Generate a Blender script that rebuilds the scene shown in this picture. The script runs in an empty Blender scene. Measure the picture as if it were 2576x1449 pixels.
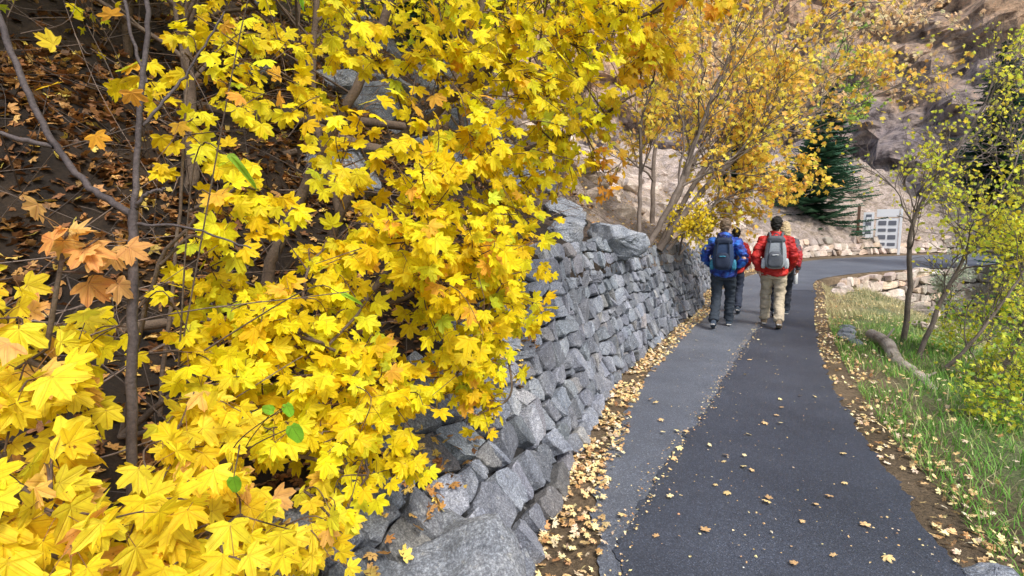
import bpy, bmesh, math, random
import numpy as np
from mathutils import Vector, Matrix, noise
rng=np.random.default_rng(7); random.seed(7)
S=bpy.context.scene
C=S.collection

# ------------------------------------------------------------ helpers
def link(o): C.objects.link(o); return o
def top(o,label,cat,group=None,kind=None):
    if kind!='structure':
        o['label']=label; o['category']=cat
    if group: o['group']=group
    if kind: o['kind']=kind
    return o
def empty(name,loc=(0,0,0)):
    o=bpy.data.objects.new(name,None); o.location=loc; o.empty_display_size=.1
    return link(o)
def parent(c,p):
    bpy.context.view_layer.update()
    c.parent=p; c.matrix_parent_inverse=p.matrix_world.inverted()
    return c
def norm(v):
    v=np.asarray(v,float); return v/np.maximum(np.linalg.norm(v,axis=-1,keepdims=True),1e-9)
def catmull(P,n=6):
    P=np.asarray(P,float); 
    if len(P)<3:
        t=np.linspace(0,1,n+1)[:,None]; return P[0]*(1-t)+P[-1]*t
    Q=np.vstack([2*P[0]-P[1],P,2*P[-1]-P[-2]]); out=[]
    for i in range(1,len(Q)-2):
        for k in range(n):
            t=k/n; a,b,c,d=Q[i-1],Q[i],Q[i+1],Q[i+2]
            out.append(.5*((2*b)+(c-a)*t+(2*a-5*b+4*c-d)*t*t+(-a+3*b-3*c+d)*t**3))
    out.append(P[-1]); return np.array(out)
def sstep(a,b,x):
    t=np.clip((np.asarray(x,float)-a)/(b-a),0,1); return t*t*(3-2*t)

class MB:
    def __init__(s): s.V=[];s.F=[];s.C=[];s.L=[];s.n=0;s.haslc=False
    def add(s,v,f,c=(.5,.5,.5),lc=None):
        v=np.asarray(v,float); f=np.asarray(f,int)
        s.V.append(v); s.F.append(f+s.n)
        c=np.asarray(c,float)
        if c.ndim==1: c=np.tile(c,(len(v),1))
        s.C.append(c); s.n+=len(v)
        if lc is None: lc=np.zeros((len(v),3))
        else: s.haslc=True
        s.L.append(lc)
    def build(s,name,mat,smooth=False):
        V=np.vstack(s.V); me=bpy.data.meshes.new(name)
        me.vertices.add(len(V)); me.vertices.foreach_set('co',V.ravel().astype(np.float32))
        loops=np.concatenate([f.ravel() for f in s.F]); sizes=np.concatenate([np.full(len(f),f.shape[1]) for f in s.F])
        me.loops.add(len(loops)); me.loops.foreach_set('vertex_index',loops.astype(np.int32))
        me.polygons.add(len(sizes)); st=np.concatenate([[0],np.cumsum(sizes)[:-1]])
        me.polygons.foreach_set('loop_start',st.astype(np.int32))
        try: me.polygons.foreach_set('loop_total',sizes.astype(np.int32))
        except Exception: pass
        me.update(calc_edges=True); me.validate()
        col=np.vstack(s.C)
        if len(me.vertices)==len(col):
            a=me.color_attributes.new('Col','FLOAT_COLOR','POINT')
            a.data.foreach_set('color',np.hstack([col,np.ones((len(col),1))]).ravel().astype(np.float32))
            if s.haslc:
                a=me.color_attributes.new('LC','FLOAT_COLOR','POINT')
                a.data.foreach_set('color',np.hstack([np.vstack(s.L),np.ones((len(col),1))]).ravel().astype(np.float32))
        me.polygons.foreach_set('use_smooth',np.full(len(me.polygons),smooth))
        me.materials.append(mat)
        o=bpy.data.objects.new(name,me); return link(o)

def tube(mb,P,R,sides=6,c=(.5,.5,.5),caps=False):
    P=np.asarray(P,float); n=len(P); R=np.broadcast_to(np.asarray(R,float),(n,))
    T=np.gradient(P,axis=0); T=norm(T)
    ref=np.array([0,0,1.]) if abs(T[:,2]).mean()<.8 else np.array([0,1.,0])
    X=norm(np.cross(ref,T)); Y=np.cross(T,X)
    a=np.arange(sides)*2*math.pi/sides
    V=(P[:,None]+R[:,None,None]*(np.cos(a)[None,:,None]*X[:,None]+np.sin(a)[None,:,None]*Y[:,None])).reshape(-1,3)
    i=np.arange(n-1)[:,None]*sides; j=np.arange(sides)[None]; k=(j+1)%sides
    F=np.stack([i+j,i+k,i+sides+k,i+sides+j],-1).reshape(-1,4)
    mb.add(V,F,c)
    if caps:
        for e,idx in ((0,0),(n-1,(n-1)*sides)):
            ring=V[idx:idx+sides]; vv=np.vstack([ring,ring.mean(0)])
            f=[[q,(q+1)%sides,sides] if e else [(q+1)%sides,q,sides] for q in range(sides)]
            mb.add(vv,np.array(f),c)

# ------------------------------------------------------------ materials
def mat(name):
    m=bpy.data.materials.new(name); m.use_nodes=True; nt=m.node_tree
    for n in list(nt.nodes): nt.nodes.remove(n)
    out=nt.nodes.new('ShaderNodeOutputMaterial'); return m,nt,out
def N(nt,t,**k):
    n=nt.nodes.new(t)
    for a,b in k.items():
        if a in n.inputs: n.inputs[a].default_value=b
        else: setattr(n,a,b)
    return n
def ramp(nt,fac,stops):
    r=nt.nodes.new('ShaderNodeValToRGB'); e=r.color_ramp.elements
    while len(e)<len(stops): e.new(.5)
    for i,(p,c) in enumerate(stops): e[i].position=p; e[i].color=(*c,1)
    nt.links.new(fac,r.inputs[0]); return r
def noi(nt,scale,detail=6,rough=.6,coord=None):
    n=N(nt,'ShaderNodeTexNoise',Scale=scale,Detail=detail,Roughness=rough)
    if coord is not None: nt.links.new(coord,n.inputs['Vector'])
    return n
def mixc(nt,f,a,b,mode='MIX'):
    m=nt.nodes.new('ShaderNodeMix'); m.data_type='RGBA'; m.blend_type=mode
    for s,i in ((f,0),(a,6),(b,7)):
        if isinstance(s,(int,float)): m.inputs[i].default_value=s
        elif isinstance(s,tuple): m.inputs[i].default_value=(*s,1)
        else: nt.links.new(s,m.inputs[i])
    return m.outputs[2]
def mth(nt,op,a,b=None,c=None):
    m=nt.nodes.new('ShaderNodeMath'); m.operation=op
    for i,s in enumerate((a,b,c)):
        if s is None: continue
        if isinstance(s,(int,float)): m.inputs[i].default_value=s
        else: nt.links.new(s,m.inputs[i])
    return m.outputs[0]

def leaf_mat(name,spot=(.25,.1,.02),trans=.35,spotamt=.62,veins=True):
    m,nt,out=mat(name); L=nt.links
    at=N(nt,'ShaderNodeAttribute',attribute_name='Col')
    tc=N(nt,'ShaderNodeTexCoord')
    n1=noi(nt,30,4,.6,tc.outputs['Object']); r=ramp(nt,n1.outputs[0],[(0.3,(.86,.8,.7)),(.6,(1.08,1.06,1.0))])
    c=mixc(nt,1.0,at.outputs['Color'],r.outputs[0],'MULTIPLY')
    n2=noi(nt,90,3,.6,tc.outputs['Object']); r2=ramp(nt,n2.outputs[0],[(spotamt,(0,0,0)),(spotamt+.06,(1,1,1))])
    c=mixc(nt,r2.outputs[0],c,spot)
    h=n1.outputs[0]
    if veins:
        lc=N(nt,'ShaderNodeAttribute',attribute_name='LC'); sp=N(nt,'ShaderNodeSeparateColor'); L.new(lc.outputs['Color'],sp.inputs[0])
        ax=mth(nt,'ABSOLUTE',sp.outputs[0]); y=sp.outputs[1]
        ds=[ax]
        for a in (46,94):
            s_,c_=math.sin(math.radians(a)),math.cos(math.radians(a))
            ds.append(mth(nt,'ABSOLUTE',mth(nt,'SUBTRACT',mth(nt,'MULTIPLY',ax,c_),mth(nt,'MULTIPLY',y,s_))))
        w=mth(nt,'ABSOLUTE',mth(nt,'SUBTRACT',mth(nt,'FRACT',mth(nt,'MULTIPLY',mth(nt,'SUBTRACT',y,ax),5.0)),.5))
        ds.append(mth(nt,'MULTIPLY_ADD',w,.35,.008))
        d=ds[0]
        for q in ds[1:]: d=mth(nt,'MINIMUM',d,q)
        v=N(nt,'ShaderNodeMapRange'); L.new(d,v.inputs[0]); v.inputs[1].default_value=.008; v.inputs[2].default_value=.03; v.inputs[3].default_value=.7; v.inputs[4].default_value=0
        c2=mixc(nt,1.0,c,(.82,.72,1.0),'MULTIPLY'); c=mixc(nt,v.outputs[0],c,c2); h=mth(nt,'SUBTRACT',n1.outputs[0],v.outputs[0])
    p=N(nt,'ShaderNodeBsdfPrincipled',Roughness=.5); L.new(c,p.inputs['Base Color'])
    p.inputs['Specular IOR Level'].default_value=.2
    bp=N(nt,'ShaderNodeBump',Strength=.5,Distance=.003); L.new(h,bp.inputs['Height']); L.new(bp.outputs[0],p.inputs['Normal'])
    t=N(nt,'ShaderNodeBsdfTranslucent'); L.new(c,t.inputs[0])
    ms=N(nt,'ShaderNodeMixShader'); ms.inputs[0].default_value=trans
    L.new(p.outputs[0],ms.inputs[1]); L.new(t.outputs[0],ms.inputs[2]); L.new(ms.outputs[0],out.inputs[0]); return m

def rock_mat(name,cols,scale=3,bump=.02,rough=.85,lichen=None,bs=None,speck=0):
    m,nt,out=mat(name); L=nt.links
    tc=N(nt,'ShaderNodeTexCoord'); co=tc.outputs['Object']
    n1=noi(nt,scale,8,.65,co); r=ramp(nt,n1.outputs[0],[(.25+.5*i/(len(cols)-1),c) for i,c in enumerate(cols)])
    n2=noi(nt,scale*14,8,.75,co); r2=ramp(nt,n2.outputs[0],[(.3,(.5,.5,.5)),(.7,(1.4,1.4,1.4))])
    c=mixc(nt,1.0,r.outputs[0],r2.outputs[0],'MULTIPLY')
    at=N(nt,'ShaderNodeAttribute',attribute_name='Col')
    c=mixc(nt,1.0,c,at.outputs['Color'],'MULTIPLY')
    if lichen:
        n3=noi(nt,scale*5,5,.7,co); r3=ramp(nt,n3.outputs[0],[(.6,(0,0,0)),(.68,(.8,.8,.8))]); c=mixc(nt,r3.outputs[0],c,lichen)
    if speck:
        n4=noi(nt,speck,3,.8,co); r4=ramp(nt,n4.outputs[0],[(.4,(.6,.6,.62)),(.52,(1,1,1)),(.64,(1.6,1.6,1.58))]); c=mixc(nt,1.0,c,r4.outputs[0],'MULTIPLY')
    p=N(nt,'ShaderNodeBsdfPrincipled',Roughness=rough); L.new(c,p.inputs['Base Color'])
    b1=N(nt,'ShaderNodeBump',Strength=1.0,Distance=bump); 
    nb=noi(nt,bs or scale*5,10,.7,co); L.new(nb.outputs[0],b1.inputs['Height']); L.new(b1.outputs[0],p.inputs['Normal'])
    L.new(p.outputs[0],out.inputs[0]); return m

def simple(name,col,rough=.8,var=.25,scale=40,bump=.002,metal=0,spec=.3):
    m,nt,out=mat(name); L=nt.links
    tc=N(nt,'ShaderNodeTexCoord'); n=noi(nt,scale,6,.65,tc.outputs['Object'])
    r=ramp(nt,n.outputs[0],[(.3,tuple(c*(1-var) for c in col)),(.7,tuple(min(1,c*(1+var)) for c in col))])
    p=N(nt,'ShaderNodeBsdfPrincipled',Roughness=rough,Metallic=metal); L.new(r.outputs[0],p.inputs['Base Color'])
    p.inputs['Specular IOR Level'].default_value=spec
    b=N(nt,'ShaderNodeBump',Strength=.7,Distance=bump); L.new(n.outputs[0],b.inputs['Height']); L.new(b.outputs[0],p.inputs['Normal'])
    L.new(p.outputs[0],out.inputs[0]); return m

def attr_mat(name,rough=.8,trans=0):
    m,nt,out=mat(name); L=nt.links
    at=N(nt,'ShaderNodeAttribute',attribute_name='Col')
    p=N(nt,'ShaderNodeBsdfPrincipled',Roughness=rough); L.new(at.outputs['Color'],p.inputs['Base Color'])
    p.inputs['Specular IOR Level'].default_value=.2
    if trans:
        t=N(nt,'ShaderNodeBsdfTranslucent'); L.new(at.outputs['Color'],t.inputs[0]); ms=N(nt,'ShaderNodeMixShader'); ms.inputs[0].default_value=trans
        L.new(p.outputs[0],ms.inputs[1]); L.new(t.outputs[0],ms.inputs[2]); L.new(ms.outputs[0],out.inputs[0])
    else: L.new(p.outputs[0],out.inputs[0])
    return m

def asphalt(name,base,rough):
    m,nt,out=mat(name); L=nt.links
    tc=N(nt,'ShaderNodeTexCoord'); co=tc.outputs['Object']
    n1=noi(nt,1.3,6,.65,co); r=ramp(nt,n1.outputs[0],[(.3,tuple(c*.8 for c in base)),(.7,tuple(c*1.2 for c in base))])
    v=N(nt,'ShaderNodeTexVoronoi',Scale=190.0); L.new(co,v.inputs['Vector'])
    sp=N(nt,'ShaderNodeSeparateColor'); L.new(v.outputs['Color'],sp.inputs[0])
    r2=ramp(nt,sp.outputs[0],[(0,(.6,.6,.6)),(.88,(1.1,1.1,1.1)),(1,(2.1,2.1,2.05))])
    c=mixc(nt,1.0,r.outputs[0],r2.outputs[0],'MULTIPLY')
    n5=noi(nt,.45,5,.6,co); r5=ramp(nt,n5.outputs[0],[(.35,(.8,.8,.82)),(.65,(1.25,1.22,1.18))]); c=mixc(nt,1.0,c,r5.outputs[0],'MULTIPLY')
    p=N(nt,'ShaderNodeBsdfPrincipled',Roughness=rough); L.new(c,p.inputs['Base Color'])
    n3=noi(nt,220,4,.7,co)
    b=N(nt,'ShaderNodeBump',Strength=.8,Distance=.005); L.new(n3.outputs[0],b.inputs['Height'])
    b2=N(nt,'ShaderNodeBump',Strength=.5,Distance=.003); L.new(v.outputs['Distance'],b2.inputs['Height']); L.new(b.outputs[0],b2.inputs['Normal']); L.new(b2.outputs[0],p.inputs['Normal'])
    L.new(p.outputs[0],out.inputs[0]); return m

M_leaf=leaf_mat('maple_leaf_yellow',trans=.47,spotamt=.66)
M_litter=leaf_mat('dry_leaf',spot=(.12,.05,.015),trans=.1,spotamt=.57,veins=False)
M_far=attr_mat('far_leaf',.6,.45)
M_needle=attr_mat('needles',.7,.1)
M_grass=attr_mat('grass_blades',.6,.3)
M_bark=rock_mat('bark_brown',[(.06,.038,.024),(.13,.09,.06),(.2,.15,.1)],6,.008,.9,bs=60)
M_barkdark=rock_mat('bark_dark',[(.045,.033,.03),(.09,.07,.065),(.15,.12,.11)],9,.004,.7,bs=90)
M_barkgrey=rock_mat('bark_grey',[(.08,.06,.05),(.17,.135,.11),(.27,.22,.19)],6,.008,.9,bs=50)
M_log=rock_mat('log_bark',[(.15,.11,.085),(.42,.36,.3),(.6,.54,.47)],5,.03,.9,bs=26)
M_stone=rock_mat('wall_stone',[(.1,.112,.14),(.205,.222,.255),(.33,.345,.365)],4,.015,.8,lichen=(.36,.37,.37),bs=22,speck=120)
M_boulder=rock_mat('boulder_stone',[(.12,.137,.165),(.24,.26,.29),(.38,.39,.4)],3.5,.03,.85,lichen=(.38,.38,.36),bs=12,speck=90)
M_pink=rock_mat('pink_stone',[(.36,.27,.22),(.58,.48,.4),(.76,.68,.6)],2,.03,.9,bs=10)

# ------------------------------------------------------------ plan of the place
Lp=catmull([(-.3,-3),(.1,0),(.3,1.2),(.42,2.24),(.52,3.05),(.92,4.2),(1.9,6.44),(3.38,9.5),(5.3,13.2),(7.6,16.8),(10.5,20),(14,23.5),(20,26),(30,28)],8)
Rp=catmull([(1.6,-3),(1.8,0),(1.95,1.2),(2.11,2.24),(2.42,3.05),(3.18,4.85),(4.35,7.13),(5.97,10),(7.9,13.2),(10.0,16.5),(13.6,18.8),(17.9,20.3),(24,22),(32,23)],8)
Sp=catmull([(-.2,-3),(.12,0),(.32,1.2),(.5,2.24),(.82,2.95),(1.76,4.5),(3.0,6.6),(4.75,9.5),(6.8,13.2),(9.15,16.7),(11.6,19.6),(15.1,22.6),(21,25),(30.5,27)],8)
W=catmull([(-.75,-2.5),(-.5,0),(-.15,1.4),(.1,2.24),(.37,3.2),(1.05,5.2),(1.75,6.6),(2.9,8.8),(4.08,10.9),(5.0,13.3),(7.2,17.1),(10.1,20.6),(13.5,24.3),(19.5,27),(30,29.2)],12)
def rise(y): return .035*np.maximum(0,np.asarray(y,float)-14)
def arclen(P): return np.concatenate([[0],np.cumsum(np.linalg.norm(np.diff(P,axis=0),axis=1))])
def frame(P):
    T=norm(np.gradient(P,axis=0)); return T,np.stack([-T[:,1],T[:,0]],-1)
def side_dist(P,X):
    T,Nn=frame(P); D=np.full(len(X),1e9); I=np.zeros(len(X),int)
    for k in range(0,len(X),4000):
        q=X[k:k+4000]; d=np.linalg.norm(q[:,None]-P[None],axis=2); i=d.argmin(1); D[k:k+4000]=d[np.arange(len(q)),i]; I[k:k+4000]=i
    sg=((X-P[I])*Nn[I]).sum(1)
    return np.where(sg>0,-D,D),I
def G(X,full=False):
    X=np.asarray(X,float).reshape(-1,2)
    d,i=side_dist(Rp,X)
    near=1.25*sstep(.9,4.8,d); far=1.7*sstep(.22,.5,d)
    w=sstep(67,72,i)
    z=rise(X[:,1])*1.0-(near*(1-w)+far*w)+.1*np.maximum(0,d-12)*(d>0)
    nz=np.array([noise.fractal(Vector((x*.8,y*.8,3)),1,2,4) for x,y in X])
    z=z+nz*.09*sstep(.3,1.5,d)
    return (z,d) if full else z

xs=np.concatenate([np.linspace(-90,-4,12),np.linspace(-2,9,90),np.linspace(9.09,28,200),np.linspace(29,130,20)]); ys=np.concatenate([np.linspace(-40,-3,8),np.linspace(-1,14,90),np.linspace(14.1,24,95),np.linspace(24.5,200,34)])
gx,gy=np.meshgrid(xs,ys); X=np.stack([gx.ravel(),gy.ravel()],-1); z,gdist=G(X,True)
nx,ny=len(xs),len(ys)
ii=(np.arange(ny-1)[:,None]*nx+np.arange(nx-1)[None]).ravel()
g_=sstep(.35,1.0,gdist)
mb=MB(); mb.add(np.column_stack([X,z]),np.stack([ii,ii+1,ii+1+nx,ii+nx],-1),np.stack([g_,g_,g_],-1))
m,nt,out=mat('ground_soil'); tc=N(nt,'ShaderNodeTexCoord'); co=tc.outputs['Object']
n1=noi(nt,.9,8,.65,co); r=ramp(nt,n1.outputs[0],[(.3,(.06,.11,.03)),(.5,(.13,.19,.06)),(.62,(.26,.25,.13)),(.78,(.42,.36,.26))])
rb_=ramp(nt,n1.outputs[0],[(.3,(.1,.07,.035)),(.7,(.28,.2,.12))])
at=N(nt,'ShaderNodeAttribute',attribute_name='Col')
c=mixc(nt,at.outputs['Fac'],rb_.outputs[0],r.outputs[0])
n2=noi(nt,35,6,.7,co); r2=ramp(nt,n2.outputs[0],[(.3,(.4,.4,.4)),(.7,(1.3,1.3,1.3))])
c=mixc(nt,1.0,c,r2.outputs[0],'MULTIPLY'); p=N(nt,'ShaderNodeBsdfPrincipled',Roughness=.95); nt.links.new(c,p.inputs['Base Color'])
b=N(nt,'ShaderNodeBump',Strength=1.0,Distance=.04); nt.links.new(n2.outputs[0],b.inputs['Height']); nt.links.new(b.outputs[0],p.inputs['Normal']); nt.links.new(p.outputs[0],out.inputs[0])
top(mb.build('ground',m,True),'','',kind='structure')

def ribbon(name,A,B,dz,mt,jit=0,nc=9):
    t=np.linspace(0,1,nc); n=len(A)
    A=A.copy(); B=B.copy()
    if jit:
        for P in (A,B):
            for k in range(len(P)): P[k]+=np.array([noise.noise(Vector((P[k][0]*6,P[k][1]*6,dz*99+jit)))+.5*noise.noise(Vector((P[k][0]*19,P[k][1]*19,dz*99+jit))),0])*jit
    P=A[:,None]*(1-t)[None,:,None]+B[:,None]*t[None,:,None]
    z=rise(P[...,1]).reshape(-1)+dz
    V=np.column_stack([P.reshape(-1,2),z]); i=(np.arange(n-1)[:,None]*nc+np.arange(nc-1)[None]).ravel()
    mb=MB(); mb.add(V,np.stack([i,i+1,i+1+nc,i+nc],-1),(1,1,1)); o=mb.build(name,mt,True); o['kind']='structure'; return o
M_asp_old=asphalt('asphalt_worn',(.125,.142,.175),.45)
M_asp=asphalt('asphalt_dark',(.054,.064,.088),.47)
def dens(P,k=5): return np.stack([np.interp(np.linspace(0,len(P)-1,len(P)*k),np.arange(len(P)),P[:,j]) for j in (0,1)],-1)
ribbon('path',dens(Lp),dens(Rp)-np.array([.03,0]),.012,M_asp_old,.04)
ribbon('path_resurfaced_strip',dens(Sp[:67],8),dens(Rp[:67],8),.02,M_asp,.07)

# ------------------------------------------------------------ hillside
Wt,Wn=frame(W); Ws=arclen(W)
HT=lambda y: np.interp(y,[-2,1,2.2,3,3.8,5,8,11,14,18,22,25,30],[.45,.5,.66,1.02,1.4,1.46,1.36,1.3,1.15,.95,.8,.7,.6])
BATF=lambda y: np.interp(y,[0,1.5,2.4,3.2,4.2],[1.5,1.35,.95,.5,.3])
def hill(s,d):
    s=np.atleast_1d(s); d=np.atleast_1d(d)
    p=np.stack([np.interp(s,Ws,W[:,k]) for k in (0,1)],-1); n=norm(np.stack([np.interp(s,Ws,Wn[:,k]) for k in (0,1)],-1))
    h=HT(p[:,1]); q=p+n*(d+h*BATF(p[:,1]))[:,None]
    far=sstep(9,19,p[:,1])
    f=np.where(d<1,.5*d,.5+.98*(d-1)); f2=.62*d
    f=f*(1-far)+f2*far
    cap=40*(1-far)+11*far
    f=cap*(1-np.exp(-f/cap))
    z=h+f+rise(p[:,1])
    nz=np.array([noise.fractal(Vector((a*1.3,b*1.3,1.7)),.8,2,6) for a,b in q])
    nz2=np.array([noise.fractal(Vector((a*.35,b*.35,7.7)),.9,2,6) for a,b in q])
    return np.column_stack([q,z+nz*.16*sstep(0,.5,d)+nz2*1.1*sstep(1.5,8,d)])
ss=np.concatenate([np.linspace(0,16,150),np.linspace(16.2,Ws[-1],120)]); dd=np.concatenate([[-.12],np.linspace(0,4,50),np.linspace(4.2,12,45),np.linspace(12.6,60,30)])
gs,gd=np.meshgrid(ss,dd); V=hill(gs.ravel(),gd.ravel()); V[:len(ss),2]-=.25
nx=len(ss); i=(np.arange(len(dd)-1)[:,None]*nx+np.arange(nx-1)[None]).ravel()
mb=MB(); mb.add(V,np.stack([i,i+1,i+1+nx,i+nx],-1),(1,1,1))
m,nt,out=mat('hillside_soil_and_shade'); tc=N(nt,'ShaderNodeTexCoord'); co=tc.outputs['Object']
sx=N(nt,'ShaderNodeSeparateXYZ'); nt.links.new(co,sx.inputs[0])
n1=noi(nt,2.2,8,.7,co); 
near=ramp(nt,n1.outputs[0],[(.3,(.018,.012,.007)),(.5,(.055,.033,.016)),(.7,(.13,.08,.04))])  # brown soil, made very dark to paint in the shade under the canopy
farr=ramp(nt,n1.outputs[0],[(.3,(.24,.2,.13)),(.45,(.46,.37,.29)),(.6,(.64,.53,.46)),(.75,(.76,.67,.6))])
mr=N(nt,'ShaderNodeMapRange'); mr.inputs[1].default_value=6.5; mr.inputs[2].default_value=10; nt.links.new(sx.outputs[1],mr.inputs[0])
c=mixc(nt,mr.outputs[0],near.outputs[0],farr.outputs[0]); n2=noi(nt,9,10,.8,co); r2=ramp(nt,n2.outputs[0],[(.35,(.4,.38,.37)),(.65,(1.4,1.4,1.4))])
c=mixc(nt,1.0,c,r2.outputs[0],'MULTIPLY'); p=N(nt,'ShaderNodeBsdfPrincipled',Roughness=.95); nt.links.new(c,p.inputs['Base Color'])
b=N(nt,'ShaderNodeBump',Strength=1.0,Distance=.15); nt.links.new(n2.outputs[0],b.inputs['Height']); nt.links.new(b.outputs[0],p.inputs['Normal']); nt.links.new(p.outputs[0],out.inputs[0])
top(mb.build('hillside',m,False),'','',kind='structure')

# ------------------------------------------------------------ cliff
arc=catmull([(-60,70),(-20,66),(8,60),(26,54),(42,40),(50,20),(50,-5),(44,-30)],22)
aT,aN=frame(arc); H=np.interp(np.arange(len(arc)),[0,30,50,60,72,90,len(arc)],[36,38,38,40,44,50,48])
nj=90; V=[]
for k,(p,n,h) in enumerate(zip(arc,aN,H)):
    for j in range(nj):
        t=j/(nj-1); z=t*h-2
        q=Vector((p[0]*.09,p[1]*.09,z*.07))
        dsp=noise.ridged_multi_fractal(q*1.1,1,2,6,1,2)*3.2+noise.fractal(q*5,1,2,5)*2.2
        led=1.2*math.floor(z/3.1+noise.noise(q)*2)
        setb=.35*z+led*.5-dsp
        V.append((p[0]+n[0]*setb,p[1]+n[1]*setb,z+noise.noise(q*9)*.8))
V=np.array(V); i=(np.arange(len(arc)-1)[:,None]*nj+np.arange(nj-1)[None]).ravel()
mb=MB(); mb.add(V,np.stack([i,i+nj,i+nj+1,i+1],-1),(1,1,1))
m,nt,out=mat('cliff_rock'); tc=N(nt,'ShaderNodeTexCoord'); co=tc.outputs['Object']
sx=N(nt,'ShaderNodeSeparateXYZ'); nt.links.new(co,sx.inputs[0])
n1=noi(nt,.25,9,.7,co)
ad=N(nt,'ShaderNodeMath',operation='MULTIPLY_ADD'); nt.links.new(sx.outputs[2],ad.inputs[0]); ad.inputs[1].default_value=.022; nt.links.new(n1.outputs[0],ad.inputs[2])
r=ramp(nt,ad.outputs[0],[(.4,(.24,.22,.26)),(.6,(.4,.34,.36)),(.8,(.55,.44,.38)),(1.0,(.74,.5,.32))])
n2=noi(nt,.9,12,.75,co); r2=ramp(nt,n2.outputs[0],[(.38,(.25,.23,.26)),(.5,(.9,.9,.9)),(.64,(1.45,1.4,1.35))])
c=mixc(nt,1.0,r.outputs[0],r2.outputs[0],'MULTIPLY'); p=N(nt,'ShaderNodeBsdfPrincipled',Roughness=.95); nt.links.new(c,p.inputs['Base Color'])
b=N(nt,'ShaderNodeBump',Strength=1.0,Distance=1.6); nt.links.new(n2.outputs[0],b.inputs['Height']); nt.links.new(b.outputs[0],p.inputs['Normal']); nt.links.new(p.outputs[0],out.inputs[0])
o=mb.build('cliff',m,False); o['kind']='structure'

# ------------------------------------------------------------ dry stone walls
def stone_wall(name,P,Nrm,zb,zt,bat,mt,row=.17,wr=(.14,.36),seed=1):
    r=np.random.default_rng(seed); s=arclen(P); L=s[-1]; mb=MB()
    def pos(u,h,dp):
        x=np.interp(u,s,P[:,0]); y=np.interp(u,s,P[:,1]); n=np.array([np.interp(u,s,Nrm[:,0]),np.interp(u,s,Nrm[:,1])])
        b=np.interp(u,s,zb); B=np.interp(u,s,bat); q=math.sqrt(1+B*B)
        return np.array([x+n[0]*(B*h-dp/q),y+n[1]*(B*h-dp/q),b+h+dp*B/q])
    bound=lambda i,u: 0 if i==0 else i*row+row*.5*noise.noise(Vector((u*1.5,i*1.3,seed)))+row*.38*noise.noise(Vector((u*4.5,i*7.1,seed)))
    def stone(q):
        q=np.array(q,float); c=q.mean(0)
        an=r.normal(0,.08); R2=np.array([[math.cos(an),-math.sin(an)],[math.sin(an),math.cos(an)]])
        q=c+(q-c)@R2.T+r.normal(0,.065,q.shape)*np.linalg.norm(q[0]-q[2])*.5
        pts=[]; ck=r.uniform(.04,.28,4)
        for k in range(4):
            a,b=q[k],q[(k+1)%4]
            for t in (ck[k],.5,1-ck[(k+1)%4]):
                e=a*(1-t)+b*t; pts.append(e+r.normal(0,.005,2))
        pts=np.array(pts); sz=np.linalg.norm(q[0]-q[2]); g=.009
        pr=r.uniform(.012,.06)*(row/.15)**.5; tl=r.normal(0,.17,2)
        sh=r.normal(0,.12,2)*sz*.4
        rings=[(1-g/sz*2,-.1,0),(1-g/sz*2,pr*.1,0),(.94,pr*.8,.2),(.86,pr,.6),(.4,pr*1.03,1)]
        V=[]
        for sc,dp,w in rings:
            for pp in pts:
                e=c+(pp-c)*sc+sh*w*.3; d_=dp+(e-c)@tl*(1 if dp>0 else 0)+(r.normal(0,.003) if dp>0 else 0)
                V.append(pos(e[0],e[1],d_))
        V.append(pos(c[0],c[1],pr*1.05+r.normal(0,.006)))
        F=[]
        for k in range(4):
            for j in range(12): F.append([k*12+j,k*12+(j+1)%12,(k+1)*12+(j+1)%12,(k+1)*12+j])
        wm=r.random(); tint=np.array([1.1,1.0,.88]) if wm<.1 else (np.array([1.04,1.0,.96]) if wm<.25 else np.array([1,1,1.]))
        col=tint*r.uniform(.6,1.4)*(1+r.normal(0,.015,3))
        V=np.array(V)
        mb.add(V,np.array(F),col); mb.add(V[48:],np.array([[j,(j+1)%12,12] for j in range(12)]),col)
    hmax=(zt-zb).max(); i=0
    while i*row<hmax+.05:
        u=-r.uniform(0,.2)
        while u<L:
            w=r.uniform(*wr)*(1.3 if r.random()<.2 else 1)
            hh=np.interp(u+w/2,s,zt-zb)+r.normal(0,.03)
            if (i+.5)*row<hh:
                u2=u+w; sl=r.normal(0,.035,2)
                a,b=bound(i,u),bound(i,u2); c_,d_=bound(i+1,u2),bound(i+1,u)
                q=[[u+sl[0],a],[u2+sl[0]*.5,b],[u2+sl[1],c_],[u+sl[1]*.5,d_]]
                x=r.random()
                if x<.18 and w>row*1.1:
                    t1,t2=r.uniform(.3,.7,2); m1=[u,a+(d_-a)*t1]; m2=[u2,b+(c_-b)*t2]
                    stone([q[0],q[1],m2,m1]); stone([m1,m2,q[2],q[3]])
                elif x<.5 and w>row*1.2:
                    t1=r.uniform(.2,.8);t2=r.uniform(.2,.8); m1=[u+w*t1,a*(1-t1)+b*t1]; m2=[u+w*t2,d_*(1-t2)+c_*t2]
                    stone([q[0],m1,m2,q[3]]); stone([m1,q[1],q[2],m2])
                else: stone(q)
            u+=w
        i+=1
    V=[];n=len(P)
    for k in range(n):
        h=max(.05,(zt-zb)[k]-.1)
        V.append(pos(s[k],-.2,-.05)); V.append(pos(s[k],h,-.05)); V.append(pos(s[k],h,-.5)-np.array([0,0,.05]))
    i=np.arange(n-1)*3
    mb.add(np.array(V),np.vstack([np.stack([i,i+3,i+4,i+1],-1),np.stack([i+1,i+4,i+5,i+2],-1)]),(.1,.09,.08))  # dark backing sheet, its colour stands in for shadow between the stones
    return mb.build(name,mt,False)
k1=int(np.argmin(abs(W[:,1]-19.5)))
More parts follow.
